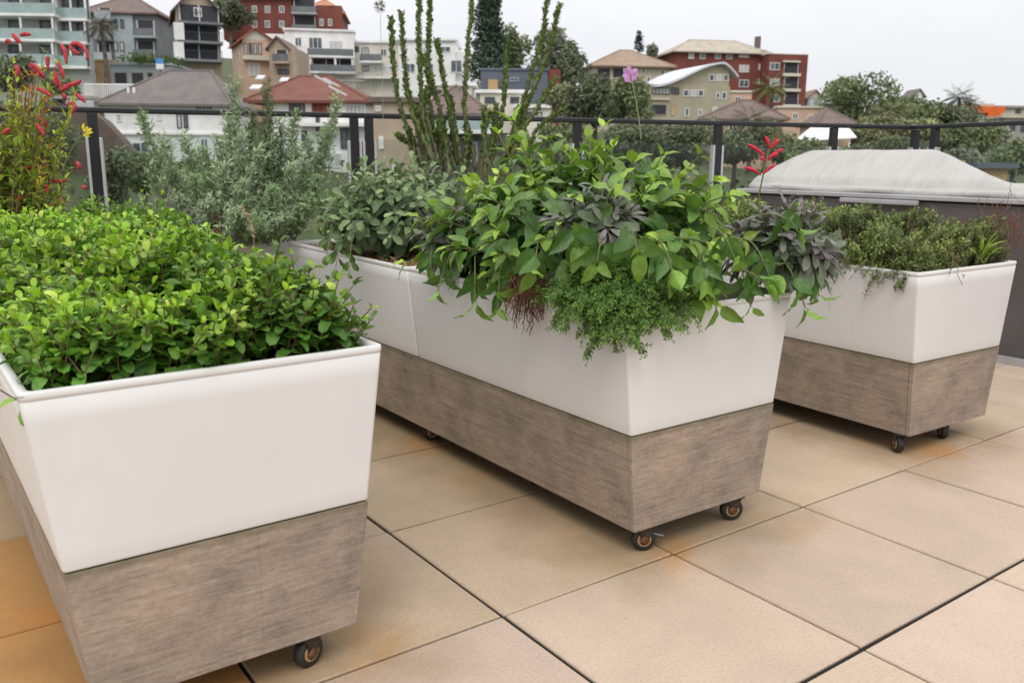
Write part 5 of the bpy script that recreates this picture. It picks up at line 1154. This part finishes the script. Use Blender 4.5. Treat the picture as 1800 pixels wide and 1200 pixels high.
for a in ((405, 60, 150, 78, 2, 'dark', 'dark green tree growing in front of the ridge brick block', 3200, 10), (905, 140, 120, 60, 45, 'mid', 'green tree immediately right of the tall dark pine', 2200, 8), (960, 150, 116, 90, 55, 'grey', 'grey-green tree behind the leaning stems', 3000, 10), (1008, 165, 112, 75, 75, 'dark', 'dark tree left of the beige hip-roofed house', 2800, 9),
          (1045, 235, 78, 120, 135, 'dark', 'broad dark tree below the beige house', 5200, 12), (1112, 245, 74, 95, 140, 'mid', 'deep green tree left of the curved-roof house', 4600, 12), (990, 240, 80, 70, 150, 'olive', 'olive tree below the slate building', 2600, 8),
          (1190, 100, 185, 40, 92, 'olive', 'small tree at the left end of the brick block roof', 900, 5), (1500, 240, 110, 170, 138, 'mid', 'spreading fig tree with gaps right of the brick tower', 5200, 13), (1585, 238, 106, 160, 166, 'mid', 'round tree next to the fig on the right skyline', 4200, 10), (1655, 240, 104, 140, 184, 'dark', 'dark tree under the skyline palms', 3600, 10),
          (1470, 245, 98, 60, 185, 'dark', 'small dark tree in front of the fig', 1800, 7), (1540, 262, 88, 110, 205, 'olive', 'olive shrubby tree above the covered spa', 3600, 9), (1620, 268, 84, 110, 212, 'olive', 'dusty olive tree behind the corner railing posts', 3600, 9), (1700, 275, 80, 110, 218, 'mid', 'green tree seen through the right glass panel', 4800, 9), (1780, 300, 66, 100, 245, 'mid', 'green bushy tree at the right edge behind glass', 3600, 9), (1745, 265, 96, 60, 212, 'grey', 'grey-green tree before the concrete house', 1800, 7),
          (1690, 305, 60, 80, 262, 'grey', 'greyish shrub behind the spa cover', 2400, 7), (1345, 272, 78, 70, 205, 'dark', 'dark tree before the peach walls', 2600, 8), (1290, 300, 62, 110, 228, 'dark', 'dark tree left of the red salvia', 3800, 9), (1395, 285, 66, 110, 235, 'mid', 'green tree under the white carport', 3600, 9), (1200, 300, 60, 130, 212, 'dark', 'dark hedge-like tree behind the sage bush', 4200, 10),
          (1100, 300, 58, 130, 215, 'dark', 'shaded tree behind the top of the sage bush', 4200, 10), (985, 300, 56, 110, 210, 'mid', 'mid-green tree between stems and sage bush', 3800, 9), (920, 310, 54, 80, 222, 'light', 'lighter tree at the foot of the leaning stems', 2800, 8),
          (205, 375, 44, 95, 262, 'dark', 'dark shrub just right of the left railing post', 4200, 9), (255, 350, 48, 70, 270, 'mid', 'dark green tree behind the left side of the silver bush', 3000, 8), (60, 330, 52, 200, 190, 'dark', 'large dark tree behind the red-flowering plant', 5200, 12), (-80, 300, 60, 220, 110, 'dark', 'dark tree beyond the left edge', 4200, 12),
          (20, 160, 82, 110, 100, 'dark', 'dark shrub below the glass balconies', 2600, 8), (110, 185, 78, 60, 140, 'mid', 'bush left of the white fence', 1600, 7), (1850, 250, 100, 120, 195, 'mid', 'tree beyond the right edge', 2600, 8),
          (1150, 105, 170, 30, 80, 'grey', 'faint tree top behind the beige roof', 700, 4), (640, 330, 46, 60, 285, 'mid', 'small tree low behind the railing posts', 1600, 6), (1560, 300, 52, 170, 245, 'dark', 'dark thicket tree behind the spa cover hump', 4600, 11), (1440, 310, 48, 130, 262, 'mid', 'bright shrub left of the spa cover hump', 3600, 10)):
    px, pyb, D, wpx, pyt, c_, lb, n_, lo = a; tree('broadleaf_tree', lb, px, pyb, D, wpx, pyt, GR[c_], int(n_*1.9), lo, .0034*D+.05, trunk=(pyb-pyt) > 60, gap=.28)
tree('norfolk_pine', 'small distant pine above the beige roof', 1122, 92, 190, 22, 58, (.05, .065, .06), 700, 6, .5, True, 'cone'); tree('norfolk_pine', 'tiny distant pine above the trees on the right', 1577, 170, 210, 10, 150, (.05, .065, .06), 260, 5, .4, True, 'cone')
tree('clipped_hedge', 'clipped green hedge running above the grey garages', 258, 118, 99, 130, 99, (.07, .11, .025), 2600, 12, .28, False, group='hedges'); 
palm('palm_tree', 'slim palm with a shaggy grey-brown crown before the dark grey apartments', 186, 152, 95, 50, 1.9, (.12, .11, .08), 30, .22, 1.4)
palm('palm_tree', 'green palm in front of the brick tower', 1352, 215, 100, 155, 2.3, (.13, .15, .05)); palm('palm_tree', 'palm at the foot of the brown tiled roof', 1318, 250, 84, 212, 2.2, (.07, .09, .04))
palm('palm_tree', 'left and taller of the two skyline palms on the right', 1682, 215, 118, 172, 2.4, (.05, .07, .03)); palm('palm_tree', 'right and smaller of the two skyline palms', 1702, 215, 120, 183, 1.9, (.05, .07, .03)); palm('palm_tree', 'pale palm fronds amid the right hand trees', 1562, 235, 90, 200, 2.6, (.13, .14, .06))
# undergrowth on the slope
P, Dd, Nn, Sz, C = [], [], [], [], []
for k in range(9000):
    px = rng.uniform(-300, 2100); D = rng.uniform(34, 150); p = at(px, 300, D); g_ = math.sin(p.x*.3)+math.sin(p.y*.27+p.x*.1); z = ground_z(px, D)+rng.uniform(0, 1)*(1.0+.7*g_)
    P.append((p.x, p.y, z)); Dd.append(rng.normal(0, 1, 3)); Nn.append(rng.normal(0, .6, 3)+V3(0, 0, 1)); Sz.append(rng.uniform(.3, .9)); C.append(V3(.085, .115, .045)*rng.uniform(.5, 1.7))
tag(leafmesh('undergrowth', 'tree_leaf', T_clump, P, Dd, Nn, Sz, C, None, False), 'scrubby green undergrowth covering the slope between the houses', 'undergrowth', kind='stuff')

# ------------------------------------------------------------------ light
SUN_EL, SUN_AZ = R(54), R(222)   # azimuth measured from +Y towards +X
sd = bpy.data.lights.new('sun', 'SUN'); sd.energy = 1.1; sd.angle = R(26); sd.color = (1, .96, .9)
so = bpy.data.objects.new('sun', sd); COL.objects.link(so)
dirv = Vector((math.sin(SUN_AZ)*math.cos(SUN_EL), math.cos(SUN_AZ)*math.cos(SUN_EL), math.sin(SUN_EL)))
so.rotation_euler = dirv.to_track_quat('Z', 'Y').to_euler(); so.location = (0, 0, 30)
w = bpy.data.worlds.new('World'); SC.world = w; w.use_nodes = True; nt = w.node_tree
bg = nt.nodes['Background']; sky = N(nt, 'ShaderNodeTexSky', sky_type='NISHITA'); sky.sun_disc = False
sky.sun_elevation = SUN_EL; sky.sun_rotation = SUN_AZ; sky.air_density = 1; sky.dust_density = 4; sky.ozone_density = 1
g = N(nt, 'ShaderNodeTexCoord').outputs['Generated']; sx = N(nt, 'ShaderNodeSeparateXYZ'); nt.links.new(g, sx.inputs[0])
cl = ramp(nt, sx.outputs[2], [(.0, (8.7, 8.8, 9.2)), (.10, (9.3, 9.3, 9.6)), (.40, (13.2, 13.2, 13.4)), (1.0, (17, 17, 17))])
cn = noise(nt, mapping(nt, g, (1, 1, 3.5)), 2.6, 6, .55)
cl = mix(nt, cl, ramp(nt, cn, [(.3, (.935, .945, .96)), (.7, (1.04, 1.04, 1.04))]), 1.0, 'MULTIPLY')
nt.links.new(mix(nt, sky.outputs[0], cl, .93), bg.inputs[0]); bg.inputs[1].default_value = .1
vs = SC.view_settings; vs.view_transform = 'Standard'; vs.look = 'None'; vs.exposure = .03; vs.gamma = 1; vs.use_curve_mapping = False
SC.render.engine = 'CYCLES'; SC.cycles.max_bounces = 8; SC.cycles.transparent_max_bounces = 12
SC.render.resolution_x = 1024; SC.render.resolution_y = 682
